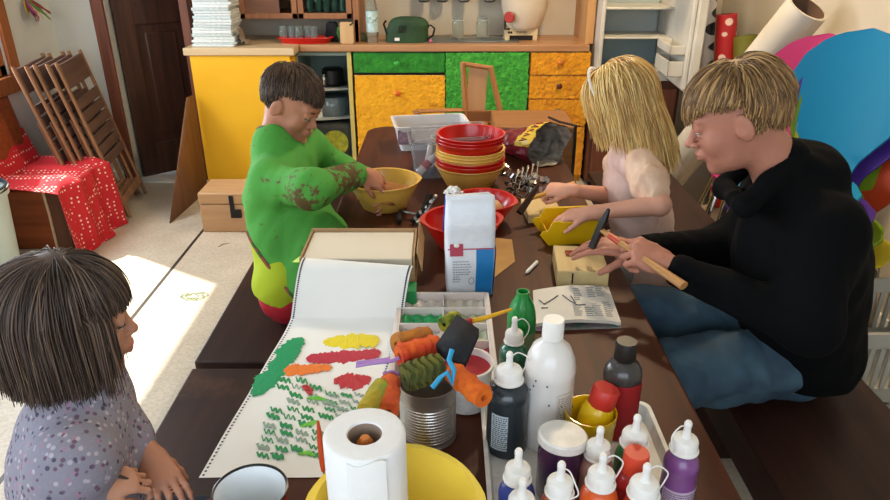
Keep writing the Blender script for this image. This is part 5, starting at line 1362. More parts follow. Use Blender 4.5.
# yellow tub with red cap, tilted
pyl = P(608, 392, .84); yt = thing('paint_bottle', 'yellow bottle with flat red screw cap tilted inside a yellow cup', 'bottle', V((.238, .935, ZT + .006)), (math.radians(-3), math.radians(14), 0))
m_yp = mat('poster_yellow', 'E8C010', .3, coat=.3)
MB().lathe([(0, 0), (.028, 0), (.0285, .08), (.022, .095), (.018, .10), (0, .10)], 32).build('bottle_body', m_yp, yt)
MB().lathe([(.021, .092), (.0225, .094), (.0225, .124), (.0205, .127), (.014, .1275), (0, .127)], 36, fn=lambda w, i, z: 1 + (.015 * math.sin(w * 30) if i in (1, 2) else 0)).build('screw_cap', mat('cap_scarlet', 'C8342A', .4), yt)
yc = thing('yellow_cup', 'yellow plastic cup around the red-capped bottle', 'cup', V((.243, .930, ZT)))
MB().lathe([(0, 0), (.036, 0), (.038, .003), (.0415, .07), (.0425, .072), (.043, .092), (.0415, .092), (.040, .075), (.036, .004), (0, .004)], 36).build('cup_body', m_yp, yc)
bottle('dark bottle with black cap and red label at the back of the tray', (627, 341), .188, .033, '3E3A38', cap='screw', capcol='1E1A18', capr=.018, shoulder=.80, lab=(-1.4, 1.4, .02, .92, 'A81E22', '7E1418'))
bottle('blue paint bottle with dark nozzle tip, left front in the tray', (519, 449), .158, .0265, '2E3E8A', capr=.0185, strap=0, shoulder=.74)
bottle('paint bottle with plain white nozzle at the lower left front of the tray', (523, 479), .150, .026, '3A5A8E', capr=.0185, shoulder=.74)
bottle('paint bottle with orange-red paint right of the purple jar at the front', (562, 462), .158, .0265, 'C86A4A', capr=.0185, strap=5.3, shoulder=.74)
bottle('pinkish paint bottle directly behind the orange one', (601, 427), .150, .026, 'B08070', capr=.0185, strap=0, shoulder=.74)
bottle('orange paint bottle with white looped strap in the middle front', (604, 454), .155, .0275, 'E2622A', capr=.0195, strap=.15, shoulder=.74)
bottle('green paint bottle with white nozzle by the right tray wall', (638, 415), .158, .0265, '2E6E3A', capr=.0195, strap=0, shoulder=.74)
bottle('red paint bottle with red screw cap in front of the green one', (637, 452), .128, .0265, 'A82424', cap='screw', capcol='D8482E', capr=.0185, shoulder=.74)
bottle('paint bottle with white nozzle and side strap at the lower right front', (648, 464), .158, .027, 'C23A2E', capr=.0205, strap=.1, shoulder=.74)
bottle('purple paint bottle standing outside the tray on the right', (689, 421), .158, .0268, '7E4A86', capr=.0195, strap=3.6, shoulder=.74, zb=T0, lab=(-1.2, 1.2, .05, .55, 'C0A8C0', '3A2E3A'))
# ================================================================= PEOPLE
def skin(name, c, c2): return mat(name, c, .5, c2, scale=9, sub=.12, bump=.08, bscale=200, spec=.4)
def frame(f, up=(0, 0, 1), roll=0):
    f = V(f).normalized(); x = f.cross(V(up)).normalized(); z = x.cross(f)
    M = Matrix((x, f, z)).transposed()
    return M @ Matrix.Rotation(roll, 3, 'Y')
def head_sdf(S, c, R, s, child=0):
    def T(p): return V(c) + R @ (V(p) * s)
    def E(p, r, k=.012, sub=False, RR=None): S.ell(T(p), [q * s for q in r], R if RR is None else R @ RR, k * s, sub)
    def K(a, b_, ra, rb, k=.01): S.cap(T(a), T(b_), ra * s, rb * s, k * s)
    E((0, -.012, .035), (.074, .093, .084)); E((0, .020, -.020), (.060, .066, .080), .03)
    E((0, .034, -.070), (.042 + .004 * child, .044, .034), .03); E((0, .066, -.094), (.018, .016, .014), .02)
    for sx in (-1, 1):
        E((sx * .036, .056, -.026), (.024 + .005 * child, .022, .026), .02)
        E((sx * .080, -.008, -.004), (.0075, .019, .031), .004, RR=Matrix.Rotation(sx * .40, 3, 'Z') @ Matrix.Rotation(-.12, 3, 'X')); K((sx * .072, -.002, -.012), (sx * .078, -.004, -.012), .010, .008)
        E((sx * .089, -.002, .0), (.005, .010, .018), .003, True, RR=Matrix.Rotation(sx * .40, 3, 'Z'))
        E((sx * .031, .094, .006), (.017, .013, .011), .014, True)
        E((sx * .031, .0765, .0105), (.0158, .0128, .0095), .003); E((sx * .031, .073, -.004), (.0155, .0120, .0075), .003)
    E((0, .074, .030), (.050, .014, .011), .02)
    K((0, .085, .010), (0, .104 - .006 * child, -.020), .006, .0085); E((0, .107 - .007 * child, -.024), (.0095, .010, .0085), .006)
    for sx in (-1, 1): E((sx * .011, .096 - .005 * child, -.028), (.007, .009, .006), .005)
    E((0, .086, -.052), (.022, .012, .014), .012)
    E((0, .095, -.0505), (.019, .0065, .0050), .004); E((0, .093, -.0610), (.016, .0070, .0058), .004)
    E((0, .104, -.0555), (.022, .010, .0012), .002, True)
    return T
def face_parts(T, R, s, parent, lid, brow):
    me_ = mat('eye_white', 'BDB0A8', .55); mi_ = mat('iris', '3A3430', .4); ml = lid
    for sx in (-1, 1):
        MB().ball(T((sx * .031, .0765, .002)), .0112 * s, 20, 12).ball(T((sx * .030, .0825, -.001)), .0056 * s, 12, 8, mi=1).build('eye', [me_, mi_], parent)
        pts = [T((sx * (.031 + .0155 * math.cos(a)), .0785 + .0105 * (1 - abs(math.cos(a))), .004 - .003 * math.sin(a))) for a in [PI * k / 8 for k in range(9)]]
        MB().tube(pts, [.0008 * s] + [.0017 * s] * 7 + [.0008 * s], 6).build('eyelashes', brow, parent)
        pts = [T((sx * x, y, z)) for x, y, z in ((.012, .0905, .022), (.022, .0905, .0265), (.034, .086, .0275), (.046, .076, .023))]
        MB().tube(pts, [.002 * s, .0034 * s, .003 * s, .001 * s], 8, flat=.6).build('eyebrow', brow, parent)
def hand_sdf(S, w, f, n, side, s=1.0, curl=(.3, .3, .3, .3), thumb=(.5, .25), spread=.06, k=.006, tdir=None):
    """side=+1: thumb towards f x n"""
    w = V(w); f = V(f).normalized(); n = V(n); n = (n - f * n.dot(f)).normalized(); t = f.cross(n).normalized() * side
    kn = []
    S.ell(w + f * .052 * s, (.040 * s, .046 * s, .0135 * s), Matrix((t, f, n)).transposed(), .012)
    S.cap(w - f * .02 * s, w + f * .03 * s, .0235 * s, .021 * s, .015)
    off = (.030, .0105, -.0095, -.0275); ln = (.92, 1.0, .94, .76); bl = (.090, .094, .089, .080)
    for i in range(4):
        b_ = w + f * bl[i] * s + t * off[i] * s - n * (.003 if i in (0, 3) else 0) * s
        S.cap(w + f * .03 * s + t * off[i] * .6 * s, b_, .011 * s, .0098 * s, .008)
        a = 0; p = b_; sp = spread * (1.5 - i)
        for j, L in enumerate((.042, .026, .021)):
            a += curl[i] * (1.0, 1.25, .9)[j]
            d = (f * math.cos(a) - n * math.sin(a) + t * math.sin(sp) * (1 if j < 2 else .5)).normalized()
            q = p + d * L * ln[i] * s
            S.cap(p, q, (.0088, .0080, .0072)[j] * s, (.0080, .0072, .0062)[j] * s, .003 if j else .005); p = q
        kn.append(p)
    b_ = w + f * .022 * s + t * .024 * s - n * .006 * s
    d = V(tdir).normalized() if tdir is not None else (f * math.cos(thumb[0]) + t * math.sin(thumb[0]) - n * .35).normalized()
    S.cap(w + f * .012 * s, b_, .014 * s, .0135 * s, .012); p = b_
    for j, L in enumerate((.036, .030, .024)):
        if j: d = (d * math.cos(thumb[1]) + (f * .6 - n * .5 - t * .4).normalized() * math.sin(thumb[1])).normalized()
        q = p + d * L * s; S.cap(p, q, (.0125, .0105, .0092)[j] * s, (.0105, .0092, .0078)[j] * s, .005); p = q
    return kn
def torso(S, J, w, o=0.0, k=.05, legs=True, low=True):
    lat = (J['shR'] - J['shL']).normalized(); pel = J['pelvis']; ch = J['chest']
    hl, hr = J['hipL'], J['hipR']
    if low: S.cap(hl.lerp(hr, .1), hl.lerp(hr, .9), .085 * w + o, .085 * w + o, k)
    mid = pel.lerp(ch, .5)
    S.cap(pel + lat * .05 * w, mid + lat * .045 * w, .088 * w + o, .085 * w + o, k); S.cap(pel - lat * .05 * w, mid - lat * .045 * w, .088 * w + o, .085 * w + o, k)
    S.cap(mid + lat * .045 * w, ch + lat * .06 * w, .085 * w + o, .095 * w + o, k); S.cap(mid - lat * .045 * w, ch - lat * .06 * w, .085 * w + o, .095 * w + o, k)
    S.cap(J['shL'].lerp(J['shR'], .08), J['shL'].lerp(J['shR'], .92), .052 * w + o, .052 * w + o, k)
    S.cap(ch, J['neck'], .08 * w + o, .05 * w + o, k)
def limb(S, a, b_, c, r, k=.02, o=0): S.cap(a, b_, r[0] + o, r[1] + o, k); S.cap(b_, c, r[1] + o, r[2] + o, k)
def wr(amp, fr, seed):
    rng = np.random.RandomState(seed); D_ = rng.normal(size=(5, 3)); D_ /= np.linalg.norm(D_, axis=1)[:, None]; ph = rng.uniform(0, 6, 5)
    def f(p):
        q = p + .02 * np.sin(p[:, [1, 2, 0]] * 23 + seed)
        v = 0
        for i in range(5): v = v + np.abs(np.sin((q @ D_[i]) * fr * (1 + .4 * i) + ph[i])) / (1 + .5 * i)
        return -(v - 1.4) * amp
    return f
def classify(vs, fs, regs, default=0):
    c = vs[fs].mean(1); mi = np.full(len(fs), default, dtype=np.int32)
    for fn, k in regs: mi[fn(c)] = k
    return mi
def near(c, r, R=None):
    c = np.array(c)
    def f(p):
        d = p - c
        if R is not None: d = d @ np.array(R)
        return ((d / np.array(r)) ** 2).sum(1) < 1
    return f
# ---- hair
def hair(name, c, R, s, n, keep, length, grav, mats, parent, seed=1, r0=.0035, off=.010, steps=12, comb=None, rad=(.077, .096, .088), shell=True, jit=.12, cen=(0, -.012, .035), tip=.25, zt=0.0, hug=.0, drift=(0, 0, 0)):
    rs = random.Random(seed); cen = V(cen); mb = MB(); RT = R.transposed(); g_w = V((0, 0, -1))
    gl = (RT @ g_w)
    cnt = 0; tries = 0
    while cnt < n and tries < n * 12:
        tries += 1
        z = rs.uniform(-1, 1); a = rs.uniform(0, 2 * PI); q = math.sqrt(1 - z * z); d = V((q * math.cos(a), q * math.sin(a), z))
        if not keep(d) or d.z > .995: continue
        cnt += 1
        L = length(d) * rs.uniform(.74, 1.10); st = L / steps; o_ = off * rs.uniform(.25, 1.1)
        p = V([cen[i] + d[i] * (rad[i] + .001) for i in range(3)])
        cd = (comb(d) if comb else V((d.x, d.y, 0)))
        j = V((rs.gauss(0, jit), rs.gauss(0, jit), rs.gauss(0, jit)))
        pts = [p.copy()]; v = V((0, 0, 0))
        for k in range(steps):
            t = k / steps
            e = p - cen; nrm = V((e.x / rad[0] ** 2, e.y / rad[1] ** 2, e.z / rad[2] ** 2)).normalized()
            if e.z > zt * rad[2]:
                w_ = cd * (1 - t * .5) + gl * grav * (.4 + t) + j; w_ = w_ - nrm * w_.dot(nrm); mo_ = .45
            else:
                w_ = gl + V(drift) * (1 - t * .6) + j * .35 - nrm * max(-.1, (hug if e.z > -rad[2] else 0)); mo_ = .30
            v = (v * mo_ + w_.normalized() * (1 - mo_))
            p = p + v.normalized() * st
            e = p - cen; rr_ = [rad[i] + o_ * (min(1, .3 + t * 2.5)) for i in range(3)]
            kk = math.sqrt(sum((e[i] / rr_[i]) ** 2 for i in range(3)))
            if kk < 1: p = cen + e / kk
            pts.append(p.copy())
        W_ = [V(c) + R @ (q_ * s) for q_ in pts]
        m = len(W_); rd = [r0 * s * (.75 + .35 * math.sin(min(1, i / m * 2) * PI / 2)) * (1 if i < m * .6 else 1 - (i / m - .6) / .4 * (1 - tip)) for i in range(m)]
        mb.tube(W_, rd, 4, mi=rs.choice(range(len(mats))), cap=False)
    o = mb.build(name, mats, parent, ang=180)
    if shell:
        def sp(u, v):
            a = u * 2 * PI; b_ = v * PI; d = V((math.sin(b_) * math.cos(a), math.sin(b_) * math.sin(a), math.cos(b_))); return d
        m2 = MB(); nu, nv = 40, 24; vs = []; ok = []
        for j_ in range(nv + 1):
            for i in range(nu):
                d = sp(i / nu, j_ / nv); vs.append(V(c) + R @ (V([cen[q] + d[q] * (rad[q] + .003) for q in range(3)]) * s)); ok.append(keep(d))
        fs = []
        for j_ in range(nv):
            for i in range(nu):
                f_ = (j_ * nu + i, j_ * nu + (i + 1) % nu, (j_ + 1) * nu + (i + 1) % nu, (j_ + 1) * nu + i)
                if sum(ok[x] for x in f_) >= 3: fs.append(f_)
        m2.add(vs, fs).build('hair_cap', mats[0], o, ang=180)
    return o
def clear_head(S, T, R, s, k=.015): S.ell(T((0, .022, -.022)), [q * s for q in (.080, .105, .100)], R, k, True)
def short(bf, bs, bb, mx):
    """strand length so that the cut ends at a hairline: front, side, back"""
    def f(d):
        az = abs(math.atan2(d.x, d.y)); b_ = bf + (bs - bf) * min(1, az / 1.1) if az < 1.5 else bs + (bb - bs) * min(1, (az - 1.5) / 1.0)
        return max(.016, min(mx, .088 * math.asin(max(-1, min(1, d.z))) + b_))
    return f
def hmat(name, c, rough=.55): return mat(name, c, rough, spec=.5, sheen=.0)

# ------------------------------------------------ the boy in the black hoodie
def hoodie_boy():
    t = thing('person', 'teenage boy in a black hoodie and blue jeans, swinging a hammer over a wooden block', 'person', (.98, 1.48, .45))
    inv = V(t.location)
    c = D(737, 119, 1.50); f = V((-.93, .27, -.40)); R = frame(f, (0.05, 0, 1), .0); s = 1.0
    J = dict(pelvis=V((.915, 1.54, .58)), chest=V((.84, 1.485, .83)), neck=V((.775, 1.475, 1.01)),
             shL=V((.805, 1.335, .955)), shR=V((.83, 1.63, .955)), hipL=V((.92, 1.475, .555)), hipR=V((.92, 1.61, .555)))
    wL = Q(672, 268, 1.40); elL = V((.765, 1.25, .79)); wR = D(640, 250, 1.69); elR = V((.76, 1.68, .77))
    S = SDF(.0036); T = head_sdf(S, c, R, s)
    S.cap(T((0, -.03, -.04)), J['neck'] + V((.02, 0, -.02)), .052, .058, .02)
    torso(S, J, 1.0)
    limb(S, J['shL'], elL, wL, (.046, .038, .026)); limb(S, J['shR'], elR, wR, (.046, .038, .026))
    kn = [V((.50, 1.38, .565)), V((.50, 1.66, .575))]; an = [V((.42, 1.44, .09)), V((.42, 1.66, .09))]
    for h, k_, a in zip((J['hipL'], J['hipR']), kn, an): limb(S, h, k_, a, (.07, .052, .036)); S.cap(a, a + V((-.13, 0, -.05)), .034, .028, .02)
    # hammer in the near fist
    A = D(600, 229, 1.66); B = D(684, 286, 1.475); H = A.lerp(B, .52); hd = (B - A).normalized()
    fdir = (H - wL); fdir.normalize()
    nrm = V((-.1, -.55, .83))
    hand_sdf(S, wL + fdir * .0, fdir + V((0, .15, .10)), nrm, 1, .98, curl=(1.05, 1.1, 1.12, 1.15), thumb=(.5, .6), spread=.0)
    tipp = D(576, 250, 1.735)
    hand_sdf(S, wR, (tipp - wR) + V((0, 0, .03)), V((.1, -.25, 1)), -1, .95, curl=(.22, .28, .34, .40), thumb=(.75, .2), spread=.09)
    vs, fs = S.mesh()
    sk = skin('skin_teen', 'BC8068', 'B0745E'); lipm = mat('lip_teen', 'B8685C', .4, sub=.1)
    mi = classify(vs, fs, [(near(T((0, .098, -.0505)), (.020, .010, .0055), R), 1), (near(T((0, .096, -.061)), (.017, .010, .0065), R), 1)])
    o = np_obj('body', vs - np.array(inv), fs, [sk, lipm], t, mi)
    hp = bpy.data.objects.new  # noqa
    fp = thing_parts_at(t)
    face_parts(lambda p: T(p) - inv, R, s, t, sk, hmat('brow_blond', '8A6A48'))
    # hoodie
    m_h = mat('hoodie_black', '060607', .95, '080809', scale=6, bump=.4, bscale=160, bdist=.002, spec=.15)
    S = SDF(.0055); torso(S, J, 1.0, .034, .06)
    S.cap(J['pelvis'] + V((.0, -.035, .03)), J['pelvis'] + V((.0, .06, .03)), .112, .112, .05)
    S.cap(J['chest'].lerp(J['pelvis'], .3) + V((.015, 0, 0)), J['chest'] + V((.015, 0, .05)), .125, .115, .05)
    cuL = elL.lerp(wL, .93); cuR = elR.lerp(wR, .93)
    limb(S, J['shL'], elL, cuL, (.066, .058, .036), .04); limb(S, J['shR'], elR, cuR, (.066, .058, .036), .04)
    # hood gathered behind the neck
    nb = J['neck']
    hc = D(812, 168, 1.585)
    S.ell(hc, (.060, .115, .060), Matrix.Rotation(.5, 3, 'Y'), .03)
    S.ell(hc + V((-.03, -.01, .030)), (.050, .105, .028), Matrix.Rotation(.3, 3, 'Y'), .015)
    fa_, fb_ = D(746, 207, 1.48), D(793, 155, 1.50)
    S.cap(fa_, fb_, .020, .032, .015); S.cap(V((fa_.x + .02, 1.56, fa_.z - .02)), V((fb_.x, 1.58, fb_.z)), .018, .030, .015); S.cap(fa_, V((fa_.x + .02, 1.56, fa_.z - .02)), .020, .020, .02)
    S.cap(T((0, -.01, -.055)), nb + V((-.02, 0, .03)), .058, .056, .014, True); clear_head(S, T, R, s)
    vs, fs = S.mesh(wr(.0035, 26, 3), cut=lambda X, Y, Z: .515 - Z + 0 * X + 0 * Y); ho = np_obj('hoodie', vs - np.array(inv), fs, m_h, t, sm=1)
    for nm, a, b_ in (('cuff', elL, wL), ('cuff', elR, wR)):
        q0, q1 = a.lerp(b_, .86) - inv, a.lerp(b_, 1.0) - inv
        MB().tube([q0, q0.lerp(q1, .3), q0.lerp(q1, .8), q1], [.036, .039, .037, .033], 24, cap=False).build(nm, m_h, t, solid=.003)
    # jeans
    m_j = mat('denim', '2A3E50', .85, '45606F', scale=7, bump=.5, bscale=240, lo=.35, hi=.7, bdist=.0015)
    S = SDF(.0055)
    S.cap(J['hipL'].lerp(J['hipR'], .15) + V((-.02, 0, .0)), J['hipL'].lerp(J['hipR'], .95) + V((-.02, 0, .0)), .090, .090, .04)
    for h, k_, a in zip((J['hipL'], J['hipR']), kn, an): S.cap(h, k_, .088, .082, .04); S.cap(k_, a + V((0, 0, .02)), .072, .055, .02)
    vs, fs = S.mesh(wr(.009, 24, 8)); np_obj('jeans', vs - np.array(inv), fs, m_j, t, sm=1)
    m_s = mat('shoe_dark', '22201F', .6)
    for a in an:
        S = SDF(.006); S.cap(a + V((.01, 0, -.02)), a + V((-.03, 0, -.045)), .045, .044, .02); S.cap(a + V((-.03, 0, -.048)), a + V((-.15, 0, -.052)), .042, .036, .02)
        vs, fs = S.mesh(cut=lambda X, Y, Z: .004 - Z + 0 * X + 0 * Y); np_obj('shoe', vs - np.array(inv), fs, m_s, t)
    # hair
    hm = [hmat('hair_db1', '957044'), hmat('hair_db2', '765432'), hmat('hair_db3', 'B48C56'), hmat('hair_db4', '6A5034')]
    def keep(d):
        if d.z > .62: return True
        if d.y > .50: return d.z > .30
        if d.y > -.05: return d.z > .18
        return d.z > -.50 - .15 * (d.y < -.6)
    hair('hair', c - inv, R, s, 5600, keep, short(.020, -.008, .072, .085), .55, hm, t, 3, .0015, .016, 9, comb=lambda d: V((d.x * .9, d.y * .8 + (.5 if d.y > -.1 and d.z > .3 else -.1), -.35)), jit=.10)
    # hammer
    hmr = thing('hammer', 'hammer with dark head and wooden handle held by the boy in the black hoodie', 'hammer', H)
    MB().tube([A - H, (A - H) * .3, (B - H) * .5, B - H], [.0075, .0085, .011, .0125], 16, flat=.75).build('handle', wood('hammer_ash', 'B9854E', 'A87440', .45, 'X'), hmr)
    MB().tube([(A - H) * .75, (A - H) * .50], [.0092, .0096], 16, flat=.8).build('red_band', mat('hammer_red', 'B8442C', .4), hmr)
    hx = hd.cross(V((.55, .62, .35))).normalized(); c1, c2 = D(617, 213, 1.63), D(588, 247, 1.70); hv = (c1 - c2).normalized(); hv = (hv - hd * hv.dot(hd)).normalized()
    MB().tube([A - H + hv * .055, A - H + hv * .052, A - H + hv * .020, A - H - hv * .020, A - H - hv * .040, A - H - hv * .052], [.003, .006, .0125, .0125, .012, .0125], 4, flat=.9).build('hammer_head', mat('hammer_iron', '2A2826', .4, metal=.7), hmr, smooth=False, bevel=.0015)
def thing_parts_at(t): return None
hoodie_boy()

# ------------------------------------------------ the blond girl
def blond_girl():
    t = thing('person', 'girl with long blond hair in a pale pink puff-sleeved top, hammering', 'person', (.68, 2.13, .45)); inv = V(t.location)
    c = D(618, 103, 2.02); f = V((-.80, .48, -.42)); R = frame(f, (.1, 0, 1)); s = .93
    J = dict(pelvis=V((.69, 2.14, .54)), chest=V((.61, 2.10, .80)), neck=V((.575, 2.06, .94)), shL=D(641, 166, 1.99), shR=V((.60, 2.21, .90)), hipL=V((.69, 2.07, .53)), hipR=V((.70, 2.21, .53)))
    elL = D(660, 205, 1.93); wL = D(590, 213, 1.945); wR = D(570, 190, 2.13); elR = D(612, 196, 2.22)
    S = SDF(.0036); T = head_sdf(S, c, R, s, 1)
    S.cap(T((0, -.03, -.04)), J['neck'] + V((.0, 0, -.02)), .040, .042, .02); torso(S, J, .78)
    limb(S, J['shL'], elL, wL, (.036, .030, .019), .012); limb(S, J['shR'], elR, wR, (.036, .029, .019), .012)
    hand_sdf(S, wL, D(565, 215, 1.97) - wL + V((0, .0, .0)), V((.0, -.2, 1)), -1, .74, curl=(.35, .4, .45, .5), thumb=(.6, .3), k=.004)
    Hh = D(541, 196, 2.13)
    hand_sdf(S, wR, D(548, 189, 2.14) - wR, V((.0, -.45, .9)), -1, .72, curl=(1.0, 1.05, 1.1, 1.15), thumb=(.5, .6), spread=0, k=.004)
    kn = [V((.46, 2.02, .53)), V((.48, 2.22, .53))]; an = [V((.60, 2.09, .24)), V((.55, 2.25, .20))]
    for h, k_, a in zip((J['hipL'], J['hipR']), kn, an): limb(S, h, k_, a, (.055, .045, .028)); S.cap(a, a + V((-.05, 0, -.06)), .026, .020, .02)
    vs, fs = S.mesh(); sk = skin('skin_fair', 'D9A084', 'CF947A')
    np_obj('body', vs - np.array(inv), fs, sk, t)
    face_parts(lambda p: T(p) - inv, R, s, t, sk, hmat('brow_fair', 'B8925A'))
    m_d = mat('blouse_pink', 'D2AC9E', .85, 'DDBDB0', scale=14, bump=.4, bscale=80)
    S = SDF(.005); torso(S, J, .78, .016, .05)
    S.cap(J['pelvis'] + V((-.02, -.05, -.01)), J['pelvis'] + V((-.02, .06, -.01)), .105, .105, .05)
    S.cap(T((0, -.02, -.07)), J['neck'] + V((-.01, 0, .01)), .046, .046, .012, True)
    vs, fs = S.mesh(wr(.003, 30, 5)); np_obj('blouse', vs - np.array(inv), fs, m_d, t, sm=1)
    for a, b_ in ((J['shL'], elL), (J['shR'], elR)):
        S = SDF(.004); m_ = a.lerp(b_, .42); S.cap(a + V((0, 0, .012)), m_, .046, .052, .03); S.cap(m_, a.lerp(b_, .66), .048, .040, .02)
        vs, fs = S.mesh(wr(.0045, 55, 6)); np_obj('puffed_sleeve', vs - np.array(inv), fs, mat('sleeve_peach', 'E6C2A4', .85, 'D8AE90', scale=20, bump=.5, bscale=120), t)
    m_l = mat('leggings', 'A8A09E', .85, '98908E', scale=10, bump=.3)
    S = SDF(.0055)
    for h, k_, a in zip((J['hipL'], J['hipR']), kn, an): S.cap(h, k_, .062, .052, .03); S.cap(k_, a, .052, .036, .02)
    vs, fs = S.mesh(wr(.002, 40, 9)); np_obj('leggings', vs - np.array(inv), fs, m_l, t, sm=1)
    for a in an:
        S = SDF(.005); S.cap(a + V((.0, 0, -.015)), a + V((-.015, 0, -.05)), .036, .034, .02); S.cap(a + V((-.015, 0, -.05)), a + V((-.10, 0, -.075)), .034, .028, .02)
        vs, fs = S.mesh(); np_obj('shoe', vs - np.array(inv), fs, mat('shoe_dark', '22201F', .6), t)
    hm = [hmat('hair_bl1', 'E0B86C', .35), hmat('hair_bl2', 'CFA058', .35), hmat('hair_bl3', 'F0D28C', .35), hmat('hair_bl4', 'A87C44', .35)]
    def keep(d):
        if d.z > .55: return True
        if d.y > .55: return d.z > .42
        if d.y > .15: return d.z > .15
        return d.z > -.55
    def length(d): return .205 if d.y > .1 else .235
    hair('hair', c - inv, R, s, 4600, keep, length, 1.0, hm, t, 5, .0016, .018, 20, comb=lambda d: V((d.x * 1.1, d.y * .9 - .55, .0)), jit=.10, hug=.02, drift=(0, -.62, 0))
    pts = [T((.082 * math.cos(a), .030 + .02 * math.sin(a), .036 + .092 * math.sin(a))) - inv for a in [PI * k / 18 for k in range(19)]]
    MB().tube(pts, .007, 8, flat=.5).build('hair_band', mat('band_white', 'E4E0DA', .6), t)
    # her hammer
    A, B = D(529, 199, 2.12), D(556, 190, 2.145); hm_ = thing('hammer', 'small hammer with dark square head and yellow wooden handle held by the blond girl', 'hammer', A)
    MB().tube([V((0, 0, 0)), (B - A) * .5, (B - A) * 1.0, (B - A) * 1.7], [.008, .009, .011, .011], 14, flat=.8).build('handle', wood('hammer_yellow', 'C9913C', 'B88030', .45, 'X'), hm_)
    u_ = (D(539, 186, 2.14) - D(520, 214, 2.10)); L = u_.length; u_.normalize()
    MB().tube([-u_ * L * .5, -u_ * L * .42, -u_ * L * .12, u_ * L * .2, u_ * L * .5], [.013, .014, .013, .012, .005], 4, flat=.9).build('hammer_head', mat('hammer_iron2', '3A2820', .45, metal=.6), hm_, smooth=False, bevel=.0015)
blond_girl()

# ------------------------------------------------ the boy in the green smock
def green_boy():
    t = thing('person', 'boy in a stained green smock kneading dough in the yellow bowl', 'person', (-.50, 1.92, .45)); inv = V(t.location)
    c = D(291, 104, 2.13); f = V((.82, -.26, -.48)); R = frame(f, (0, .05, 1)); s = .95
    J = dict(pelvis=V((-.475, 1.91, .55)), chest=V((-.505, 2.01, .80)), neck=D(273, 144, 2.12), shR=D(270, 184, 2.02), shL=V((-.45, 2.21, .90)), hipR=V((-.47, 1.85, .54)), hipL=V((-.46, 1.99, .54)))
    elR = D(312, 189, 1.93); wR = D(360, 173, 2.08); elL = V((-.35, 2.23, .80)); wL = D(372, 179, 2.20)
    S = SDF(.0036); T = head_sdf(S, c, R, s, 1)
    S.cap(T((0, -.03, -.04)), J['neck'] + V((.0, 0, -.02)), .042, .044, .02); torso(S, J, .80)
    limb(S, J['shR'], elR, wR, (.038, .031, .020), .012); limb(S, J['shL'], elL, wL, (.036, .029, .020), .012)
    hand_sdf(S, wR, V((.075, .035, -.045)), V((.5, -.6, .6)), 1, .78, curl=(.4, .45, .5, .55), thumb=(.6, .3), k=.004)
    hand_sdf(S, wL, V((.045, -.04, -.07)), V((.5, .5, .6)), -1, .76, curl=(.4, .45, .5, .55), thumb=(.6, .3), k=.004)
    kn = [V((-.22, 1.86, .52)), V((-.20, 2.00, .52))]; an = [V((-.22, 1.88, .10)), V((-.20, 2.02, .10))]
    for h, k_, a in zip((J['hipR'], J['hipL']), kn, an): limb(S, h, k_, a, (.055, .045, .030)); S.cap(a, a + V((.10, 0, -.05)), .028, .022, .02)
    vs, fs = S.mesh(); sk = skin('skin_boy', 'BC8264', 'B0765A'); lipm = mat('lip_boy', 'B06A58', .4)
    mi = classify(vs, fs, [(near(T((0, .098, -.0505)), (.020, .010, .0055), R), 1), (near(T((0, .096, -.061)), (.017, .010, .0065), R), 1)])
    np_obj('body', vs - np.array(inv), fs, [sk, lipm], t, mi)
    face_parts(lambda p: T(p) - inv, R, s, t, sk, hmat('brow_brown', '3E2A1C'))
    # lime shirt and red trousers
    S = SDF(.005); torso(S, J, .80, .012, .05); S.cap(J['hipR'].lerp(J['hipL'], 0) + V((-.01, 0, .03)), J['hipL'] + V((-.01, 0, .03)), .095, .09, .04)
    S.cap(T((0, -.01, -.07)), J['neck'] + V((.0, 0, -.005)), .048, .054, .01, True); clear_head(S, T, R, s)
    vs, fs = S.mesh(wr(.002, 30, 2), cut=lambda X, Y, Z: .555 - .25 * (X + .55) - Z + 0 * Y); np_obj('shirt', vs - np.array(inv), fs, mat('shirt_lime', 'A8B81E', .85, bump=.3), t, sm=1)
    S = SDF(.0055); S.cap(J['hipR'], J['hipL'], .094, .09, .04)
    for h, k_, a in zip((J['hipR'], J['hipL']), kn, an): S.cap(h, k_, .070, .058, .03); S.cap(k_, a, .058, .042, .02)
    vs, fs = S.mesh(wr(.003, 30, 4)); np_obj('trousers', vs - np.array(inv), fs, mat('trousers_red', 'B01A28', .85, bump=.3), t, sm=1)
    for a in an:
        S = SDF(.006); S.cap(a + V((.0, 0, -.02)), a + V((.10, 0, -.055)), .040, .034, .02)
        vs, fs = S.mesh(cut=lambda X, Y, Z: .004 - Z + 0 * X + 0 * Y); np_obj('shoe', vs - np.array(inv), fs, mat('shoe_dark', '22201F', .6), t)
    # smock, open at the back, worn front to the bowl
    S = SDF(.0048); torso(S, J, .80, .020, .05, low=False)
    S.cap(J['pelvis'] + V((.05, -.05, .02)), J['pelvis'] + V((.05, .06, .02)), .105, .10, .05); S.cap(J['chest'] + V((.05, -.03, -.05)), J['pelvis'] + V((.13, -.02, .08)), .095, .100, .05)
    cu = elR.lerp(wR, .88); cl_ = elL.lerp(wL, .85)
    limb(S, J['shR'], elR, cu, (.054, .050, .036), .04); limb(S, J['shL'], elL, cl_, (.052, .046, .034), .04)
    nq = (T((0, -.03, -.05)) - J['neck']).normalized(); S.cap(J['neck'] - nq * .02, J['neck'] + nq * .012, .056, .052, .02)
    S.cap(T((0, -.02, -.05)), J['neck'] + V((.0, 0, .0)), .047, .047, .010, True); clear_head(S, T, R, s, .008)
    # cut along a slanting hem so shirt and trousers show behind and below
    q0, q1 = J['pelvis'] + V((-.12, 0, .17)), J['pelvis'] + V((.10, 0, -.03))
    dx, dz = (q1 - q0).x, (q1 - q0).z; ln = math.hypot(dx, dz)
    def cutf(X, Y, Z): return ((-(dz) * (X - q0.x) + dx * (Z - q0.z)) / ln) * -1 + 0 * Y
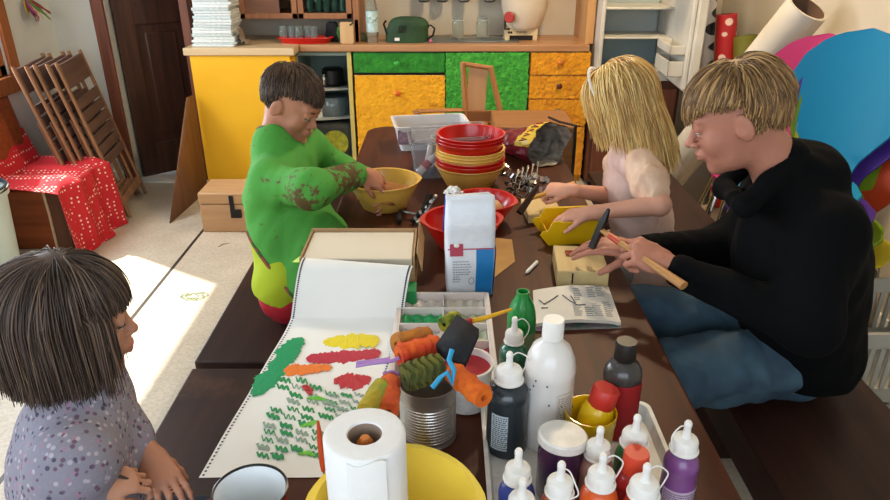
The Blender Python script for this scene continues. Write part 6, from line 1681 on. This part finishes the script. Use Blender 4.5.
    vs, fs = S.mesh(wr(.004, 26, 7), cut=cutf)
    m_g, nt, b = nodes('smock_green'); tcn = N(nt, 'ShaderNodeTexCoord'); b.inputs['Roughness'].default_value = .8
    n1 = N(nt, 'ShaderNodeTexNoise', Scale=5, Detail=3); nt.links.new(tcn.outputs['Object'], n1.inputs['Vector'])
    r1 = N(nt, 'ShaderNodeValToRGB'); r1.color_ramp.elements[0].color = lin('3C8C2E'); r1.color_ramp.elements[1].color = lin('50A23C'); nt.links.new(n1.outputs['Fac'], r1.inputs[0])
    n2 = N(nt, 'ShaderNodeTexNoise', Scale=34, Detail=5, Roughness=.7); nt.links.new(tcn.outputs['Object'], n2.inputs['Vector'])
    r2 = N(nt, 'ShaderNodeValToRGB'); r2.color_ramp.elements[0].position = .50; r2.color_ramp.elements[1].position = .56; nt.links.new(n2.outputs['Fac'], r2.inputs[0])
    fac = None
    for cc_, rr in ((D(287, 218, 1.86) - inv, .13), (D(345, 176, 2.0) - inv, .085), (D(322, 160, 2.05) - inv, .035), (D(270, 245, 1.86) - inv, .03)):
        vm = N(nt, 'ShaderNodeVectorMath', operation='DISTANCE'); nt.links.new(tcn.outputs['Object'], vm.inputs[0]); vm.inputs[1].default_value = cc_
        mr = N(nt, 'ShaderNodeMapRange'); mr.inputs['From Min'].default_value = rr * 1.15; mr.inputs['From Max'].default_value = rr * .3; nt.links.new(vm.outputs['Value'], mr.inputs['Value'])
        if fac is None: fac = mr.outputs[0]
        else: mm_ = N(nt, 'ShaderNodeMath', operation='MAXIMUM'); nt.links.new(fac, mm_.inputs[0]); nt.links.new(mr.outputs[0], mm_.inputs[1]); fac = mm_.outputs[0]
    ad = N(nt, 'ShaderNodeMath', operation='MULTIPLY_ADD'); nt.links.new(fac, ad.inputs[0]); ad.inputs[1].default_value = .245; nt.links.new(n2.outputs['Fac'], ad.inputs[2])
    r2.color_ramp.elements[0].position = .60; r2.color_ramp.elements[1].position = .68
    nt.links.new(ad.outputs[0], r2.inputs[0])
    mx_ = N(nt, 'ShaderNodeMix', data_type='RGBA'); nt.links.new(r2.outputs[0], mx_.inputs[0]); nt.links.new(r1.outputs[0], mx_.inputs[6]); mx_.inputs[7].default_value = lin('5A4420'); nt.links.new(mx_.outputs[2], b.inputs['Base Color'])
    np_obj('smock', vs - np.array(inv), fs, m_g, t, sm=1)
    # plaid edging along the slanted hem, found on the smock's own surface
    vv = np.array(vs); sd = (-(dz) * (vv[:, 0] - q0.x) + dx * (vv[:, 2] - q0.z)) / ln
    e = vv[(np.abs(sd) < .007)]; pr_ = ((e[:, 0] - q0.x) * dx + (e[:, 2] - q0.z) * dz) / ln
    zs_ = np.linspace(pr_.min(), pr_.max(), 20); pts = []
    for a, b_ in zip(zs_[:-1], zs_[1:]):
        q = e[(pr_ >= a) & (pr_ < b_)]
        if len(q): k_ = q[q[:, 1].argmin()]; pts.append(V(k_) - inv)
    if len(pts) > 4:
        sm_ = [pts[0]] + [(pts[i-1] + pts[i] * 2 + pts[i+1]) / 4 for i in range(1, len(pts) - 1)] + [pts[-1]]
        MB().tube(sm_, .006, 8).build('plaid_edging', mat('plaid', '8E4A3A', .8, '4A5A34', scale=60, detail=0, lo=.48, hi=.52), t)
    na = (T((0, -.02, -.05)) - J['neck']).normalized(); M_ = lookM(J['neck'] - inv + na * .024, J['neck'] - inv + na * .14)
    MB().tube([M_ @ V((.052 * math.cos(a), .050 * math.sin(a), .006 * math.sin(a * 2))) for a in [2 * PI * k / 32 for k in range(32)]], .0085, 10, closed=True).build('collar', mat('plaid', '8E4A3A', .8, '4A5A34', scale=60, detail=0, lo=.48, hi=.52), t)
    hm = [hmat('hair_br1', '4A3524'), hmat('hair_br2', '3A281A'), hmat('hair_br3', '5E4630'), hmat('hair_br4', '2C1E14')]
    def keep(d):
        if d.z > .60: return True
        if d.y > .50: return d.z > .42
        if d.y > -.05: return d.z > .26
        return d.z > -.52
    hair('hair', c - inv, R, s, 4800, keep, short(-.004, -.018, .066, .058), .5, hm, t, 9, .0014, .010, 7, comb=lambda d: V((d.x * .9 + .1, d.y * .8 + (.5 if d.z > .3 else -.1), -.3)), jit=.12)
green_boy()

# ------------------------------------------------ the small girl at the lower left
def small_girl():
    t = thing('person', 'small girl with brown bobbed hair in a grey-purple flowered shirt, holding a thin stick', 'person', (-.64, .90, .45)); inv = V(t.location)
    c = D(67, 322, 1.075); f = V((.92, .40, -.12)); R = frame(f, (0, 0, 1)); s = .92
    nk = D(76, 398, 1.10)
    J = dict(pelvis=V((-.63, .885, .53)), chest=V((-.615, .905, .74)), neck=nk, shR=nk + V((.035, -.105, -.045)), shL=nk + V((-.04, .105, -.045)), hipR=V((-.62, .83, .525)), hipL=V((-.62, .95, .525)))
    elR = V((-.625, .735, .66)); wR = D(92, 490, 1.045); elL = D(108, 432, 1.17); wL = D(146, 452, 1.165)
    S = SDF(.0034); T = head_sdf(S, c, R, s, 1)
    S.cap(T((0, -.03, -.04)), J['neck'] + V((.0, 0, -.02)), .038, .040, .02); torso(S, J, .70)
    limb(S, J['shR'], elR, wR, (.032, .027, .018), .012); limb(S, J['shL'], elL, wL, (.032, .028, .020), .012)
    hand_sdf(S, wR, D(132, 478, 1.075) - wR, V((-.2, -.5, .8)), 1, .62, curl=(.6, .65, .7, .75), thumb=(.5, .4), k=.003)
    hand_sdf(S, wL, D(172, 488, 1.135) - wL, V((.35, -.25, .9)), -1, .68, curl=(.28, .32, .38, .42), thumb=(.5, .2), k=.003)
    kn = [V((-.38, .86, .51)), V((-.38, .98, .51))]; an = [V((-.37, .86, .16)), V((-.37, .98, .16))]
    for h, k_, a in zip((J['hipR'], J['hipL']), kn, an): limb(S, h, k_, a, (.048, .038, .026)); S.cap(a, a + V((.07, 0, -.05)), .025, .02, .02)
    vs, fs = S.mesh(); sk = skin('skin_small', 'C08C70', 'B67E64'); lipm = mat('lip_small', 'B46A60', .4)
    mi = classify(vs, fs, [(near(T((0, .098, -.0505)), (.020, .010, .0055), R), 1), (near(T((0, .096, -.061)), (.017, .010, .0065), R), 1)])
    np_obj('body', vs - np.array(inv), fs, [sk, lipm], t, mi)
    face_parts(lambda p: T(p) - inv, R, s, t, sk, hmat('brow_brown', '3E2A1C'))
    m_f, nt, b = nodes('flower_shirt'); tcn = N(nt, 'ShaderNodeTexCoord'); b.inputs['Roughness'].default_value = .9
    vo = N(nt, 'ShaderNodeTexVoronoi', Scale=120, Randomness=1.0); nt.links.new(tcn.outputs['Object'], vo.inputs['Vector'])
    rc = N(nt, 'ShaderNodeValToRGB'); rc.color_ramp.interpolation = 'CONSTANT'
    el = rc.color_ramp.elements; el[0].position = 0; el[0].color = lin('6E5468'); el[1].position = .2; el[1].color = lin('B4AAB4')
    for p_, c_ in ((.38, '8E8A98'), (.55, '8E8A98'), (.72, '4E4A60'), (.86, 'A07E92')): q = el.new(p_); q.color = lin(c_)
    sp_ = N(nt, 'ShaderNodeSeparateColor'); nt.links.new(vo.outputs['Color'], sp_.inputs[0]); nt.links.new(sp_.outputs[0], rc.inputs[0])
    rd = N(nt, 'ShaderNodeValToRGB'); rd.color_ramp.elements[0].position = .36; rd.color_ramp.elements[1].position = .48; nt.links.new(vo.outputs['Distance'], rd.inputs[0])
    mx_ = N(nt, 'ShaderNodeMix', data_type='RGBA'); nt.links.new(rd.outputs[0], mx_.inputs[0]); nt.links.new(rc.outputs[0], mx_.inputs[6]); mx_.inputs[7].default_value = lin('8A8694'); nt.links.new(mx_.outputs[2], b.inputs['Base Color'])
    S = SDF(.0042); torso(S, J, .72, .024, .05); S.cap(J['pelvis'] + V((0, -.04, 0)), J['pelvis'] + V((0, .05, 0)), .095, .095, .05)
    limb(S, J['shR'], elR, elR.lerp(wR, .80), (.050, .044, .030), .03); limb(S, J['shL'], elL, elL.lerp(wL, .62), (.050, .044, .034), .03)
    S.cap(T((0, -.01, -.07)), J['neck'] + V((.0, 0, .008)), .044, .046, .010, True)
    vs, fs = S.mesh(wr(.003, 32, 12)); np_obj('flowered_shirt', vs - np.array(inv), fs, m_f, t, sm=1)
    S = SDF(.0055); S.cap(J['hipR'], J['hipL'], .080, .078, .04)
    for h, k_, a in zip((J['hipR'], J['hipL']), kn, an): S.cap(h, k_, .060, .050, .03); S.cap(k_, a, .050, .036, .02)
    vs, fs = S.mesh(wr(.002, 30, 4)); np_obj('trousers', vs - np.array(inv), fs, mat('trousers_navy', '1E2434', .85, bump=.3), t, sm=1)
    for a in an:
        S = SDF(.006); S.cap(a + V((.0, 0, -.02)), a + V((.07, 0, -.055)), .034, .030, .02)
        vs, fs = S.mesh(); np_obj('shoe', vs - np.array(inv), fs, mat('shoe_dark', '22201F', .6), t)
    hm = [hmat('hair_sg1', '54423A'), hmat('hair_sg2', '44342A'), hmat('hair_sg3', '6A5546'), hmat('hair_sg4', '362A22')]
    def keep(d):
        if d.z > .50: return True
        if d.y > .55: return d.z > .30
        if abs(math.atan2(d.x, d.y)) < 1.12: return d.z > .25
        return d.z > -.60
    def length(d):
        az = abs(math.atan2(d.x, d.y))
        if az < 1.12: return max(.02, .090 * math.asin(d.z) + .008)
        return (.148 + .105 * max(0, d.z) if d.z > 0 else .148 + .06 * d.z) * (.93 if az > 2 else 1)
    hair('hair', c - inv, R, s, 6500, keep, length, 1.0, hm, t, 13, .0014, .012, 18, comb=lambda d: V((d.x * 1.0, d.y * .9 + (.4 if d.y > .25 else -.15), .1)), jit=.07)
    o = MB().tube([D(95, 470, 1.045), D(112, 474, 1.055), D(142, 484, 1.075)], [.0028, .003, .0022], 8).build('thin_stick', mat('stick_dark', '3A2620', .5)); tag(o, 'thin dark stick held in the small girl hands', 'stick')
small_girl()
# ================================================================= LIGHT AND CAMERA
def area(name, loc, to, sx, sy, power, col):
    l = bpy.data.lights.new(name, 'AREA'); l.shape = 'RECTANGLE'; l.size = sx; l.size_y = sy; l.energy = power; l.color = col
    o = bpy.data.objects.new(name, l); C.objects.link(o); o.location = loc
    o.rotation_euler = (V(to) - V(loc)).to_track_quat('-Z', 'Y').to_euler(); return o
area('daylight_left', (XL - .3, 1.25, 1.55), (0, 1.25, 1.2), 2.1, 1.3, 38, (.76, .87, 1))
area('daylight_window', (XL - .3, 3.45, 1.55), (0, 3.3, .9), .95, 1.2, 55, (.88, .94, 1))
area('daylight_behind', (-.45, YF - .3, 1.65), (-.2, 2, .8), 2.9, 1.4, 48, (.74, .86, 1))
sl = bpy.data.lights.new('sun', 'SUN'); sl.energy = 9; sl.angle = math.radians(.8); sl.color = (1, .95, .86)
so = bpy.data.objects.new('sun', sl); C.objects.link(so); so.rotation_euler = V((1.0, -.62, -1.5)).to_track_quat('-Z', 'Y').to_euler()
sp = bpy.data.lights.new('lamp_light', 'AREA'); sp.shape = 'DISK'; sp.size = .22; sp.energy = 36; sp.color = (1, .76, .48)
o = bpy.data.objects.new('lamp_light', sp); C.objects.link(o); o.location = (.75, 3.25, ZC - .12)
w = bpy.data.worlds.new('World'); bpy.context.scene.world = w; w.use_nodes = True
w.node_tree.nodes['Background'].inputs[0].default_value = (.85, .92, 1, 1); w.node_tree.nodes['Background'].inputs[1].default_value = .8
cam = bpy.data.cameras.new('camera'); co = bpy.data.objects.new('camera', cam); C.objects.link(co)
cam.sensor_width = 36; cam.lens = FPX / 890 * 36; co.location = (0, 0, CH); co.rotation_euler = (PI / 2 - TH, 0, 0); cam.clip_start = .05
bpy.context.scene.camera = co
vs_ = bpy.context.scene.view_settings; vs_.view_transform = 'Standard'; vs_.look = 'None'; vs_.exposure = 0.22; vs_.gamma = 1
